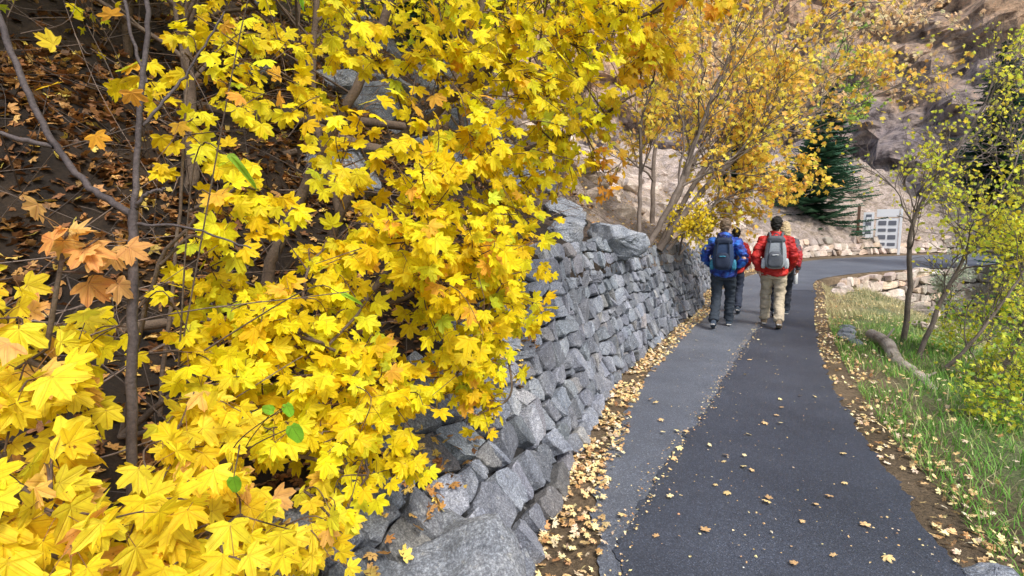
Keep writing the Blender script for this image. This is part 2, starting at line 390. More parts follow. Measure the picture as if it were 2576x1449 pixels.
Pw=W[:k1]; o=stone_wall('stone_retaining_wall',Pw,Wn[:k1],rise(Pw[:,1]),rise(Pw[:,1])+HT(Pw[:,1])+.03,BATF(Pw[:,1]),M_stone,row=.15,wr=(.11,.29),seed=3)
top(o,'grey dry stacked stone retaining wall beside the asphalt path','wall')
Pw=W[k1:]; o=stone_wall('stone_retaining_wall',Pw,Wn[k1:],rise(Pw[:,1]),rise(Pw[:,1])+HT(Pw[:,1])+.1,0*Pw[:,1]+.3,M_pink,row=.3,wr=(.3,.8),seed=5)
top(o,'low pale pinkish rubble stone wall at foot of scree slope','wall')
RT,RN=frame(Rp); a=68; Pr=(Rp-RN*.85)[a:][::-1]; o=stone_wall('stone_retaining_wall',Pr,RN[a:][::-1],rise(Pr[:,1])-1.7,rise(Pr[:,1])+.02,0*Pr[:,1]+.1,M_pink,row=.3,wr=(.3,.85),seed=9)
top(o,'pale tan stone wall holding up the path bend above a gully','wall')

# ------------------------------------------------------------ boulders
def rock(name,loc,size,mt,seed,rot=0,label='grey angular boulder on the slope',group=None,cuts=2):
    r=np.random.default_rng(seed); bm=bmesh.new()
    for p in norm(r.normal(0,1,(22,3))):
        q=p*np.array(size)*.5*r.uniform(.85,1.1); q=np.sign(q)*np.minimum(abs(q),np.array(size)*.42); bm.verts.new(q)
    bmesh.ops.convex_hull(bm,input=bm.verts); bmesh.ops.delete(bm,geom=[v for v in bm.verts if not v.link_faces],context='VERTS')
    bmesh.ops.bevel(bm,geom=bm.edges[:],offset=min(size)*.03,segments=1,affect='EDGES')
    bmesh.ops.triangulate(bm,faces=bm.faces); bmesh.ops.subdivide_edges(bm,edges=bm.edges,cuts=cuts,use_grid_fill=True)
    mn=min(size)
    for v in bm.verts:
        v.co+=v.co.normalized()*(noise.fractal(v.co*(2.8/mn)+Vector((seed,0,0)),.9,2,6)*mn*.1)
    me=bpy.data.meshes.new(name); bm.to_mesh(me); bm.free(); me.materials.append(mt)
    a=me.color_attributes.new('Col','FLOAT_COLOR','POINT'); g=r.uniform(.8,1.2); a.data.foreach_set('color',np.tile([g,g,g,1],len(me.vertices)).astype(np.float32))
    o=link(bpy.data.objects.new(name,me)); o.location=loc; o.rotation_euler=(r.uniform(-.15,.15),r.uniform(-.15,.15),rot)
    return top(o,label,'boulder',group)
rock('boulder',(-.27,1.96,.16),(.98,.7,.66),M_boulder,11,.4,'large grey boulder at the foot of the wall',None,5)
rock('boulder',(.02,1.72,.0),(.42,.5,.52),M_boulder,12,.9,'blue grey boulder at the base of the wall',None,5)
rock('boulder',(-.42,1.55,.16),(.3,.32,.28),M_pink,14,.2,'small pinkish rock below the maple leaves')
rock('boulder',(-.72,2.05,.55),(.5,.3,.24),M_boulder,13,.1,'dark flat rock under the leaves')
rock('boulder',(-1.05,2.25,.72),(.4,.33,.4),M_boulder,15,.1,'dark angular rock on the bank')
rock('boulder',(1.35,6.7,1.5),(.95,.75,.56),M_boulder,21,.5,'big grey boulder resting on the wall top')
rock('boulder',(.6,5.6,1.6),(.5,.5,.36),M_boulder,22,.3,'grey boulder above the stone wall')
rock('boulder',(2.2,2.15,-.0),(.28,.35,.16),M_boulder,23,.3,'pale rock beside the path edge')
for k in range(210):
    if k<60: s=rng.uniform(9,30); d=rng.uniform(.1,7)
    elif k<85: s=rng.uniform(10,24); d=rng.uniform(4,16)
    elif k<110: s=rng.uniform(6,11); d=rng.uniform(.2,4)
    elif k<130: s=rng.uniform(9,15); d=rng.uniform(.5,5)
    else: s=rng.uniform(13,32); d=rng.uniform(.1,9)
    p=hill(s,d)[0]; sz=rng.uniform(.25,.8)*(1 if s<18 else 1.4)*(1+.05*d)
    rock('boulder',p,(sz*1.3,sz,sz*.75),M_pink if s>12 else M_boulder,100+k,rng.uniform(0,3),'weathered angular rock on the scree slope','rocks on the scree slope',1)
for k,(x,y) in enumerate([(4.9,7.6),(5.1,7.9),(5.35,8.3),(4.75,7.2),(8.3,13.2),(8.9,13.9),(9.6,14.6),(10.2,15.2),(7.2,9),(9.5,12),(11,13.5),(12.5,14.5)]):
    sz=[.22,.3,.2,.18,.45,.5,.45,.4,.35,.5,.6,.6][k]
    rock('boulder',(x+.15,y,G([(x,y)])[0]+.04),(sz*1.4,sz,sz*.6),M_pink if k>3 else M_boulder,200+k,k,'pale flat rock edging the path','rocks edging the path')

# ------------------------------------------------------------ leaf templates
half=[(0,1.0),(6,.84),(12,.87),(18,.72),(25,.56),(31,.62),(37,.8),(46,1.0),(53,.83),(60,.84),(68,.62),(77,.48),(85,.56),(95,.7),(104,.62),(118,.42),(138,.28),(165,.1)]
def leaf_t(half,curl,fold,seed):
    r=np.random.default_rng(seed); P=[]
    for a,q in half: P.append((math.radians(a),q*r.uniform(.95,1.04)))
    for a,q in half[:0:-1]: P.append((-math.radians(a),q*r.uniform(.93,1.05)))
    V=[(0,.02,0)]+[(q*math.sin(a),q*math.cos(a),-curl*q*q+fold*abs(q*math.sin(a))+.05*math.sin(5*a+seed)*q) for a,q in P]
    n=len(P); R=np.array([0]+[q for a,q in P]); return np.array(V),np.array([[0,1+(k+1)%n,1+k] for k in range(n)]),R
LT=[leaf_t(half,c,f,i) for i,(c,f) in enumerate([(.08,.06),(.18,-.08),(-.06,.12),(.35,.12),(.12,-.15),(.03,.0),(.1,.25)])]
small=[(0,1.0),(20,.6),(45,.95),(72,.48),(98,.6),(140,.2)]
LS=[leaf_t(small,c,f,i) for i,(c,f) in enumerate([(.2,.2),(-.1,.25),(.4,-.1)])]
def put_leaves(mb,T,pos,tip,nrm,size,cols):
    pos=np.asarray(pos,float); tip=norm(tip); nrm=np.asarray(nrm,float); nrm=norm(nrm-(nrm*tip).sum(1,keepdims=True)*tip); x=np.cross(tip,nrm)
    Mx=np.stack([x,tip,nrm],-1)*np.asarray(size)[:,None,None]
    which=rng.integers(0,len(T),len(pos)); edge=rng.random(len(pos))**2
    for w,(tv,tf,R) in enumerate(T):
        k=np.where(which==w)[0]
        if not len(k): continue
        V=np.einsum('nij,vj->nvi',Mx[k],tv)+pos[k][:,None]
        F=(tf[None]+(np.arange(len(k))*len(tv))[:,None,None]).reshape(-1,3)
        e=(np.clip(R-.5,0,1)[None,:]*edge[k][:,None])[...,None]
        cc=cols[k][:,None,:]*(1-e*np.array([.1,.5,.3]))
        lc=np.tile(tv*[1,1,0],(len(k),1))
        mb.add(V.reshape(-1,3),F,cc.reshape(-1,3),lc)
def pal(n,P,w,jit=.1):
    P=np.array(P); k=rng.choice(len(P),n,p=np.array(w)/sum(w)); c=P[k]*(1+rng.normal(0,jit,(n,1))); return np.clip(c*(1+rng.normal(0,.03,(n,3))),0,.97)
YEL=[(.93,.74,.015),(.95,.83,.02),(.9,.66,.015),(.86,.84,.03),(.92,.55,.06),(.6,.72,.04)]; YW=[5,5.5,1.8,3.2,.5,.4]
ORG=[(.94,.64,.03),(.93,.52,.05),(.9,.44,.06),(.95,.74,.05)]

# ------------------------------------------------------------ near maples
def rv(n,s=1): return rng.normal(0,s,(n,3))
def leafy(limbs,anchors,tree_mb,crown_mb,sizes,P,Wt_,out_dir,petiole=True,T=LT,twr=.0022,mul=1.0):
    nodes=np.vstack([catmull(l[0],6) for l in limbs])
    for l,r0,r1 in limbs:
        q=catmull(l,8); q[1:-1]+=rng.normal(0,.004,(len(q)-2,3)); tube(tree_mb,q,np.linspace(r0,r1,len(q)),8,(1,1,1))
    for a in anchors:
        c=np.array(a[:3]); r=a[3]; n=int(a[4]*mul); PP=a[5] if len(a)>5 else P; WW=a[6] if len(a)>6 else Wt_
        nt_=max(4,n//6)
        d=np.linalg.norm(nodes-c,axis=1); b=nodes[d.argmin()]
        m0=(b+c)/2+rv(1,.05)[0]+np.array([0,0,.04]); main=catmull([b,m0,c],6); tube(tree_mb,main,np.linspace(.006,.0035,len(main)),5,(1,1,1))
        for k in range(nt_):
            st=main[rng.integers(len(main)//2,len(main))]
            e=c+norm(rv(1))[0]*r*rng.uniform(.3,1.3)*np.array([1,1,.95]); 
            md=(st+e)/2+rv(1,.03)[0]+np.array([0,0,.03]); tw=catmull([st,md,e],4); tube(tree_mb,tw,np.linspace(.0026,twr*.6,len(tw)),4,(1,.9,.9))
            ml=max(3,int(round(n/nt_)))
            idx=rng.integers(len(tw)//4,len(tw),ml); base=tw[idx]
            tip=norm(rv(ml,.42)+np.array([.25,-.15,-.6])+norm(e-st)*.3)
            pl=rng.uniform(.025,.075,ml); pos=base+norm(tip*.6+rv(ml,.5)+np.array([0,0,.1]))*pl[:,None]
            nr=rv(ml,.36)+np.array(out_dir)
            sz=rng.uniform(*sizes,ml)*rng.choice([1,1,.75],ml)
            put_leaves(crown_mb,T,pos,tip,nr,sz,pal(ml,PP,WW))
            if petiole:
                for p0,p1 in zip(base,pos): tube(tree_mb,np.array([p0,(p0+p1)/2+[0,0,.004],p1]),[.0011,.0009,.0008],3,(2.5,1.8,.8))
def finish_tree(name,loc,tmb,cmb,tm,cm,label,cat='tree',group=None):
    e=empty(name,loc); t=tmb.build('trunk',tm,True); parent(t,e)
    if cmb is not None and cmb.n: c=cmb.build('crown',cm,False); parent(c,e)
    return top(e,label,cat,group)

limbs=[([(-1.25,2.6,1.0),(-1.22,2.6,1.45),(-.9,2.68,2.12),(-.66,2.73,2.65),(-.45,2.8,3.4)],.034,.02),
 ([(-1.15,2.65,1.0),(-.75,2.5,1.83),(-.38,2.57,2.17),(-.11,2.6,2.4),(.27,2.72,2.61),(.65,2.83,2.72),(1.15,3.0,2.95)],.026,.008),
 ([(-.9,2.8,1.1),(-.5,2.9,1.7),(-.33,2.85,2.3),(-.25,2.9,3.1)],.02,.01),
 ([(-1.0,2.5,.9),(-.6,2.2,1.25),(-.25,2.2,1.35),(-.02,2.3,1.05)],.012,.005),
 ([(-.5,2.9,1.7),(-.1,2.95,2.0),(.4,3.1,2.2),(.9,3.4,2.55)],.014,.006)]
anch=[(-.24,2.15,.98,.24,75),(-.1,2.24,1.13,.2,60),(-.32,1.98,1.30,.28,90),(-.17,2.1,1.49,.26,80),(-.45,1.85,1.58,.24,60),(-.3,1.95,1.75,.26,75),
 (-.15,2.13,.82,.13,30),(-.05,2.35,1.3,.2,50),(-.65,1.98,1.85,.25,40),(-.91,2.1,2.1,.28,44),(.02,2.5,1.45,.18,35),(.0,2.6,1.3,.16,26),(.03,2.75,1.7,.2,36),(.06,2.7,1.85,.2,40),
 (-.07,2.25,1.93,.3,80),(.08,2.48,2.22,.3,85),(-.32,2.28,2.25,.3,75),(-.63,2.19,2.4,.3,70),(.3,2.5,2.46,.28,80),(.56,2.52,2.6,.24,60),
 (.7,2.9,2.42,.24,60,ORG,[2,1,1,3]),(.3,3.0,2.05,.24,55),(.0,2.62,1.67,.22,55),(-1.17,2.3,2.4,.3,46),(.84,2.65,2.75,.2,40,ORG,[3,1,1,3]),
 (1.02,3.3,2.65,.24,50,ORG,[2,1,1,2]),(.02,2.31,2.5,.3,75),(.5,3.2,2.3,.26,60),(.1,2.4,2.8,.3,50),(.55,3.1,1.95,.15,24,ORG,[2,1,1,2]),(-.35,2.2,2.75,.3,55),(1.1,2.9,2.85,.18,26,ORG,[2,1,1,2]),
 (.45,2.75,2.8,.25,50),(.75,3.0,2.7,.22,46),(.2,2.9,2.35,.25,60),(.35,3.2,2.6,.3,55),(.15,3.3,2.2,.25,45),(-.05,3.0,2.5,.3,45),(-.4,2.7,2.0,.25,35),(-.45,2.4,1.7,.2,35),(.95,2.75,2.95,.2,30,ORG,[2,1,1,3]),(.4,2.6,2.9,.2,30),(1.25,3.1,3.0,.2,26,ORG,[2,1,1,3]),(-.8,2.3,2.65,.28,36),(-1.4,2.5,2.6,.25,22)]
tm,cm=MB(),MB(); leafy(limbs,anch,tm,cm,(.044,.063),YEL,YW,(.45,-.65,.45),mul=1.3)
finish_tree('maple_tree',(-1.2,2.6,1.0),tm,cm,M_bark,M_leaf,'bright yellow maple leaning over the stone wall','tree')

limbs=[([(-1.35,1.7,.9),(-1.0,1.65,1.15),(-.72,1.7,1.25),(-.5,1.85,1.05)],.012,.004),([(-1.35,1.7,.9),(-.95,1.5,1.0),(-.62,1.6,.85),(-.42,1.8,.65)],.01,.004),([(-1.35,1.7,.9),(-1.1,1.6,1.5),(-.85,1.62,1.75)],.009,.004),([(-1.35,1.9,.9),(-1.3,2.0,1.6),(-1.28,2.1,2.2)],.009,.004)]
anch=[(-.78,1.69,1.38,.2,55),(-.88,1.57,1.2,.18,44),(-.61,1.75,.99,.2,62),(-.71,1.76,1.17,.2,55),(-.45,1.92,.97,.2,60),(-.57,1.73,.82,.16,46),(-.43,1.8,.68,.13,28),(-.9,1.62,1.72,.16,16),(-.52,1.6,.74,.09,10),(-.6,1.9,1.35,.18,46),
 (-1.28,1.96,2.02,.24,28),(-1.28,2.18,2.25,.24,28),(-.9,1.83,1.745,.18,28),(-1.02,1.8,1.5,.2,28),(-1.04,1.59,1.35,.16,22),(-1.15,1.49,1.3,.14,12),(-.92,1.47,1.15,.16,34),(-.55,1.8,1.15,.16,36),(-.7,1.95,1.55,.18,34),(-.62,1.62,.95,.14,32),(-.75,1.6,.95,.16,34),(-.85,1.7,1.0,.16,26),(-1.0,1.6,1.05,.16,20)]
tm,cm=MB(),MB(); leafy(limbs,anch,tm,cm,(.045,.064),YEL,YW,(.35,-.75,.45),mul=1.1)
finish_tree('maple_shrub',(-1.35,1.7,.9),tm,cm,M_bark,M_leaf,'low yellow maple bush spilling over the bank','bush')

limbs=[([(-1.25,1.0,.75),(-1.0,.9,1.0),(-.8,.85,1.05),(-.7,1.1,.9)],.008,.003),([(-1.25,1.0,.75),(-1.15,1.0,1.2),(-1.0,1.08,1.35)],.007,.003),([(-1.2,1.2,.75),(-.9,1.2,.85),(-.65,1.3,.75)],.007,.003)]
OY=[(.94,.74,.03),(.93,.6,.14),(.95,.82,.05),(.92,.55,.18)];OW=[5,.9,5,.4]
anch=[(-.77,.81,1.13,.14,44,OY,OW),(-.73,.94,.96,.17,56,OY,OW),(-.93,.9,1.2,.13,32,OY,OW),(-1.03,1.07,1.36,.14,30,OY,OW),(-.69,1.2,.87,.18,58,OY,OW),(-.6,1.38,.72,.13,34,OY,OW),(-.85,1.31,1.12,.15,28),(-.8,1.15,1.02,.14,26),(-.95,1.1,1.6,.07,7,[(.92,.6,.2),(.88,.48,.14)],[2,1]),(-.95,.8,1.02,.15,40,OY,OW),(-.85,.72,.9,.12,30,OY,OW),(-1.0,.95,1.02,.14,32,OY,OW),
 (-.88,.97,1.22,.12,22,OY,OW),(-.65,.94,.95,.12,30,OY,OW),(-.54,1.5,.7,.09,12),(-.6,.95,.85,.1,20,OY,OW),(-.7,1.1,1.0,.12,20,OY,OW),(-.9,1.1,.95,.14,28,OY,OW),(-.75,1.3,.95,.13,22)]
tm,cm=MB(),MB(); leafy(limbs,anch,tm,cm,(.044,.063),OY,OW,(.4,-.75,.5))
finish_tree('maple_shrub',(-1.25,1.0,.75),tm,cm,M_bark,M_leaf,'yellow and peach maple bush with large leaves','bush')

# dark sapling
tm,cm=MB(),MB()
for l,r0,r1 in [([(-.95,1.2,.55),(-.92,1.18,.98),(-.89,1.18,1.355),(-.885,1.21,1.65)],.0125,.010),([(-.885,1.21,1.65),(-.87,1.24,1.91),(-.85,1.265,2.14),(-.84,1.28,2.5)],.007,.0045),
  ([(-.885,1.21,1.64),(-1.0,1.22,1.715),(-1.1,1.235,1.855),(-1.2,1.26,2.1),(-1.3,1.3,2.4)],.0085,.006),([(-.88,1.21,1.66),(-.84,1.2,1.69),(-.8,1.2,1.7)],.005,.003),([(-.88,1.21,1.62),(-.78,1.25,1.61),(-.66,1.3,1.56)],.004,.002),
  ([(-1.08,1.235,1.8),(-1.2,1.2,1.83),(-1.4,1.2,1.9)],.006,.004),([(-.86,1.25,1.95),(-.9,1.26,2.1),(-.93,1.3,2.4)],.004,.003),([(-.87,1.24,1.85),(-.8,1.3,1.98),(-.72,1.35,2.15)],.004,.002)]:
    q=catmull(l,10); q[1:-1]+=rng.normal(0,.0015,(len(q)-2,3)); rr=np.linspace(r0,r1,len(q))*(1+.12*(rng.random(len(q))>.9)); tube(tm,q,rr,10,(1,1,1))
a=rv(8,.1)+np.array([-.9,1.25,1.95]); put_leaves(cm,LT,a,rv(8)+[0,0,-1],rv(8,.4)+[.3,-.8,.3],np.full(8,.035),pal(8,ORG,[1,1,1,1]))
finish_tree('maple_sapling',(-.95,1.2,.55),tm,cm,M_barkdark,M_leaf,'thin dark forked sapling standing among yellow leaves','tree')

# green leaves sprig
ov=[(0,1),(12,.93),(25,.75),(45,.55),(80,.4),(130,.25),(165,.08)]
OV=[leaf_t(ov,.2,.2,1)]; OVL=[leaf_t([(0,1),(4,.8),(9,.52),(20,.28),(50,.14),(90,.1),(150,.06)],.35,.25,2)]
tm,cm=MB(),MB(); P0=np.array([(-.49,1.1,1.17),(-.54,1.12,1.2),(-.57,1.0,1.1),(-.5,1.1,1.22)])
for p in P0: q=catmull([(-.8,1.35,.85),(-.68,1.25,1.05)+rv(1,.02)[0],p],6); tube(tm,q,np.linspace(.003,.001,len(q)),4,(1,1,1))
put_leaves(cm,OV,P0,[(.4,0,-.8),(-.9,0,.2),(.1,0,-1),(.3,0,-.8)],[(.2,-1,.3)]*4,np.array([.042,.028,.034,.03]),pal(4,[(.22,.55,.04)],[1]))
P1=np.array([(-.70,1.3,1.79),(-.55,1.35,2.25),(-.5,1.5,1.42)]); 
for p in P1: q=catmull([(-1.0,1.5,1.2),p+np.array([-.15,.1,.0]),p],6); tube(tm,q,np.linspace(.003,.001,len(q)),4,(1,1,1))
put_leaves(cm,OVL,P1,[(.7,0,-.75),(.4,-.1,-.9),(.7,0,-.3)],[(.5,-.8,.5)]*3,np.array([.1,.1,.07]),pal(3,[(.3,.6,.04)],[1]))
finish_tree('green_shrub',(-.8,1.35,.85),tm,cm,M_bark,M_leaf,'sprig with a few bright green oval leaves','bush')

# ------------------------------------------------------------ generic branching trees
def grow(tm,LV,p,d,L,r,depth,up=.1,wob=.25,nch=(3,5),minr=.003,lf=6):
    n=6; pts=[np.array(p,float)]; d=norm(np.array(d,float))
    for k in range(n):
        d=norm(d+rng.normal(0,wob/2,3)+np.array([0,0,up*.3])); pts.append(pts[-1]+d*L/n)
    pts=np.array(pts); tube(tm,pts,np.linspace(r,max(r*.5,minr),n+1),7 if r>.02 else 4,(1,1,1))
    if depth==0:
        for k in range(lf): 
            i=rng.integers(2,n+1); LV.append((pts[i]+rng.normal(0,.06,3),d))
        return
    for k in range(rng.integers(*nch)+1):
        i=rng.integers(2,n+1); dd_=norm(norm(pts[i]-pts[i-1])+norm(rng.normal(0,1,3))*.75)
        grow(tm,LV,pts[i],dd_,L*rng.uniform(.5,.75),max(r*.5,minr),depth-1,up,wob,nch,minr,lf)
def tree(name,stems,depth,P,Wt_,ls,label,bark,lf=6,nch=(3,5),keep=1.0,cat='tree',group=None,odir=(.3,-.6,.5),minr=.0035):
    tm,cm=MB(),MB(); LV=[]
    for l,r0,r1,Lb in stems:
        q=catmull(l,7); q[1:-1]+=rng.normal(0,r0*.15,(len(q)-2,3)); tube(tm,q,np.linspace(r0,r1,len(q)),9,(1,1,1))
        for k in range(int(len(q)*.6)):
            i=rng.integers(int(len(q)*.35),len(q)); t=norm(q[min(i+1,len(q)-1)]-q[i-1]); rr=np.interp(i,[0,len(q)],[r0,r1])*.5
            grow(tm,LV,q[i],norm(t+norm(rng.normal(0,1,3))*.8),Lb*rng.uniform(.6,1.2),rr,depth-1,.15,.3,nch,minr,lf)
        grow(tm,LV,q[-1],norm(q[-1]-q[-3]),Lb,r1,depth-1,.1,.3,nch,minr,lf)
    pos=np.array([a for a,b in LV]); n=len(pos)
    if keep<1:
        cl=np.array([noise.noise(Vector(tuple(p*1.6))) for p in pos]); k=rng.random(n)<np.clip(keep+cl*1.1,.04,1); pos=pos[k]; n=len(pos)
    put_leaves(cm,LS,pos,rv(n,.6)+np.array([0,0,-.5]),rv(n,.5)+np.array(odir),rng.uniform(*ls,n),pal(n,P,Wt_,.13))
    return finish_tree(name,stems[0][0][0],tm,cm,bark,M_far,label,cat,group)
tree('maple_tree',[([(2.2,8.5,1.3),(2.7,8.6,2.2),(3.1,8.8,3.2),(3.6,9.0,4.4)],.055,.022,1.3),
  ([(2.5,8.7,1.3),(3.0,8.8,2.0),(3.9,9.1,2.9),(5.0,9.5,3.5),(6.2,9.8,3.9)],.06,.016,1.1),
  ([(2.5,8.8,1.3),(3.2,9.2,2.4),(4.2,9.6,3.8),(5.2,9.8,5.0)],.055,.018,1.2),
  ([(2.6,8.6,1.3),(3.2,8.7,1.9),(3.8,8.9,2.25),(4.7,9.2,2.45)],.032,.01,.6),
  ([(2.1,8.6,1.3),(2.2,8.9,2.4),(2.3,9.3,3.6),(2.7,9.6,4.8)],.04,.018,1.1)],3,[(.96,.64,.1),(.97,.74,.1),(.95,.54,.13),(.97,.8,.12)],[3,3,2,2.5],(.055,.082),'multi stemmed maple with golden orange leaves arching over the path',M_barkgrey,lf=6,minr=.0025,keep=.72)
tree('maple_tree',[([(3.8,13.2,1.5),(4.5,13.5,3),(5.5,13.9,4.6),(7,14.2,6)],.08,.03,1.7),([(3.6,13.2,1.5),(3.7,13.6,3.5),(4,14,5.8)],.07,.03,1.7)],3,[(.96,.68,.24),(.96,.58,.22),(.95,.76,.34)],[2,2,2],(.08,.12),'pale orange maple on the rocky slope',M_barkgrey,lf=5,keep=.85)
tree('maple_tree',[([(9.5,22,2.6),(10.5,22,4.5),(12,22,6.5),(14,22,8.5)],.1,.04,2.4),([(9.3,22,2.6),(9.3,22.4,5),(9.7,22.8,8.5)],.1,.04,2.4)],3,[(.96,.72,.4),(.96,.66,.34),(.95,.78,.5)],[2,2,1],(.12,.18),'hazy orange tree high on the slope',M_barkgrey,lf=6,keep=.85)
tree('maple_shrub',[([(3.0,9.2,1.2),(3.3,9.4,1.5),(3.5,9.4,1.7)],.02,.01,.35),([(3.0,9.2,1.2),(2.95,8.9,1.5),(3.0,8.6,1.7)],.02,.01,.35)],3,[(.93,.7,.04),(.85,.7,.05)],[1,1],(.035,.05),'small yellow shrub growing on top of the wall',M_barkgrey,lf=5,cat='bush',keep=.7)
for k,(s,d,h,ln) in enumerate([(8.2,1.4,2.6,1.0),(9.6,2.3,3.4,1.2),(11.2,1.5,3.0,1.1),(13,3.0,4.0,1.4),(7.6,3.2,3.4,1.2)]):
    b=hill(s,d)[0]-[0,0,.1]
    tree('maple_tree',[([b,b+[.15,0,h*.35],b+[.5,-.1,h*.7],b+[.9,-.2,h]],.045,.018,ln),([b,b+[-.1,.1,h*.4],b+[-.1,.3,h*.8],b+[-.3,.3,h*1.1]],.035,.018,ln)],3,YEL+[ORG[0]],YW+[3],(.05,.075),'yellow maple growing on the bank above the wall',M_bark,lf=6,keep=.8,group='maples on the bank above the wall')
YGR=[(.94,.86,.08),(.82,.86,.1),(.62,.76,.1),(.95,.78,.06)];YGW=[3,3,1.8,1.5]
tree('young_tree',[([(5.75,7.4,-.1),(5.78,7.4,.8),(5.75,7.4,1.75),(6.2,7.4,2.6),(6.7,7.5,3.4)],.042,.012,.85)],3,YGR,YGW,(.03,.05),'slender grey tree with small yellow leaves beside the path',M_barkgrey,lf=4,keep=.42,minr=.002)
tree('young_tree',[([(5.15,6.4,-.1),(5.4,6.4,.7),(5.8,6.5,1.42),(6.3,6.6,2.3)],.033,.01,.8)],3,YGR,YGW,(.03,.05),'leaning slender tree with sparse yellow leaves',M_barkgrey,lf=5,keep=.5,minr=.002)
tree('young_tree',[([(4.9,5.9,-.2),(5.3,5.9,.2),(5.7,5.95,.7),(6.1,6.0,1.3)],.026,.01,.5)],3,YGR,YGW,(.028,.045),'low leaning tree stem on the grassy bank',M_barkgrey,lf=5,keep=.5,minr=.002)
tree('young_tree',[([(4.8,5.15,-.3),(5.05,5.15,.2),(5.35,5.2,.8),(5.5,5.3,1.8),(5.5,5.4,2.8)],.03,.01,.6)],3,YGR,YGW,(.028,.045),'grey leaning tree with yellow green leaves',M_barkgrey,lf=6,keep=.7,minr=.002)
tree('young_tree',[([(10.4,10.5,-.9),(10.5,10.5,1),(10.4,10.6,2.8),(10.6,10.8,4.2)],.04,.016,1.0)],3,YGR,YGW,(.045,.07),'yellow leafed tree growing from the gully',M_barkgrey,lf=5,keep=.45)
for k,(x,y,h) in enumerate([(5.6,5.3,.7),(6.2,6.6,.7),(4.6,4.2,.5)]):
    z0=G([(x,y)])[0]-.05
    tree('green_shrub',[([(x,y,z0),(x+.05,y,z0+h*.5),(x+.1,y,z0+h)],.014,.006,.4),([(x,y,z0),(x-.15,y+.05,z0+h*.4),(x-.3,y,z0+h*.7)],.012,.005,.35)],3,YGR+[(.3,.5,.1)],[2,3,3,.5,3],(.025,.04),'low yellow green shrub in the roadside grass',M_barkgrey,lf=5,cat='bush',keep=.7,minr=.0016,group='low shrubs in the grass')
tree('green_shrub',[([(10.2,12,-1.1),(10.3,12,-.3),(10.4,12,.5)],.03,.012,.55)],3,[(.5,.56,.4),(.6,.65,.5)],[1,1],(.03,.05),'pale sage green shrub in the gully',M_barkgrey,lf=8,cat='bush',keep=.7)
tree('leafy_tree',[([(26,42,6),(26.3,42,10),(26.5,42,14)],.12,.05,2.6)],3,[(.4,.6,.12),(.55,.7,.15)],[1,1],(.16,.26),'light green leafy tree high on the cliff foot',M_barkgrey,lf=7)
for k,(pts,r) in enumerate([([(-2.0,3.2,1.6),(-1.95,3.2,2.4),(-2.05,3.3,3.2),(-2.1,3.4,4.4)],.04),([(-.9,4.3,1.9),(-.5,4.3,2.7),(-.2,4.4,3.6),(0,4.5,4.6)],.035),([(-2.9,3.8,2.2),(-2.7,3.8,3.2),(-2.9,4,4.5)],.035),([(-3.0,2.6,2.0),(-3.1,2.6,3.0),(-3.3,2.7,4.2)],.03),([(-1.2,3.6,1.7),(-1.35,3.6,2.5),(-1.3,3.7,3.4),(-1.2,3.8,4.2)],.025)]):
    tree('maple_tree',[(pts,r,r*.6,.9)],3,YEL,YW,(.04,.055),'brown trunked maple with few yellow leaves on the bank',M_bark,lf=6,keep=.85,group='maples on the dark bank',minr=.0025)

# ------------------------------------------------------------ spruces
def spruce(loc,h,rad,seed,label='dark green spruce on the slope',tint=1.0):
    r=np.random.default_rng(seed); tm,cm=MB(),MB()
    tube(tm,np.array([[0,0,-.5],[0,0,h*.5],[0,0,h]]),[h*.018,h*.01,.01],8,(1,1,1))
    V=[];F=[];Cc=[]; lev=int(h*5)
    for l in range(lev):
        t=l/lev; z0=h*(.04+.95*t); R=rad*(1-t)**.7*r.uniform(.75,1.1)+.1
        nb=int(8+5*(1-t))
        for b in range(nb):
            a=r.uniform(0,6.283); L=R*r.uniform(.6,1.1); ns=max(4,int(L/.12)); dr=r.uniform(.1,.35)
            dx=np.array([math.cos(a),math.sin(a),0]); sd=np.array([-dx[1],dx[0],0])
            shade=r.uniform(.5,1.35)*tint
            for k in range(ns):
                u=(k+.6)/ns; p=dx*L*u+np.array([0,0,z0-dr*L*u+.35*L*u*u*.6]); fl=.28*(1.15-u)*min(1,L)+.1
                for sgn in (-1,1):
                    e=p+(dx*.7+sd*sgn+np.array([0,0,r.uniform(-.45,.1)]))*fl; wv=(dx*.06+np.array([0,0,.03]))
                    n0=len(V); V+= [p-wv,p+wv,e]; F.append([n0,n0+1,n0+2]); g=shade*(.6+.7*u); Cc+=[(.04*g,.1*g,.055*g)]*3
    cm.add(np.array(V),np.array(F),np.array(Cc)); e=empty('spruce_tree',(0,0,0)); a=tm.build('trunk',M_bark,True); b=cm.build('crown',M_needle,False); parent(a,e);parent(b,e); e.location=loc
    top(e,label,'tree','spruces on the slopes')
def hz(s,d): return tuple(hill(s,d)[0])
for k,(loc,h,rad,ti) in enumerate([((17.0,29,1.0),7,3.6,1.2),((20.5,34,1.0),10,3.4,1.0),((14.5,33,3),6,2.8,1.0),((30,27,.2),12,3.6,1),((27.5,24.5,.3),9,2.8,1),((19.6,17.2,-1.4),14,2.9,1.15),((30.5,33,.6),13,3.4,1.0)]):
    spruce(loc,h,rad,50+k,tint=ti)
for k,(s,d,h) in enumerate([(9,6.5,7),(12,5,6),(7,8,8),(14.5,7.5,7),(5,8.5,8),(3,9,8)]): spruce(hz(s,d),h,h*.28,80+k)

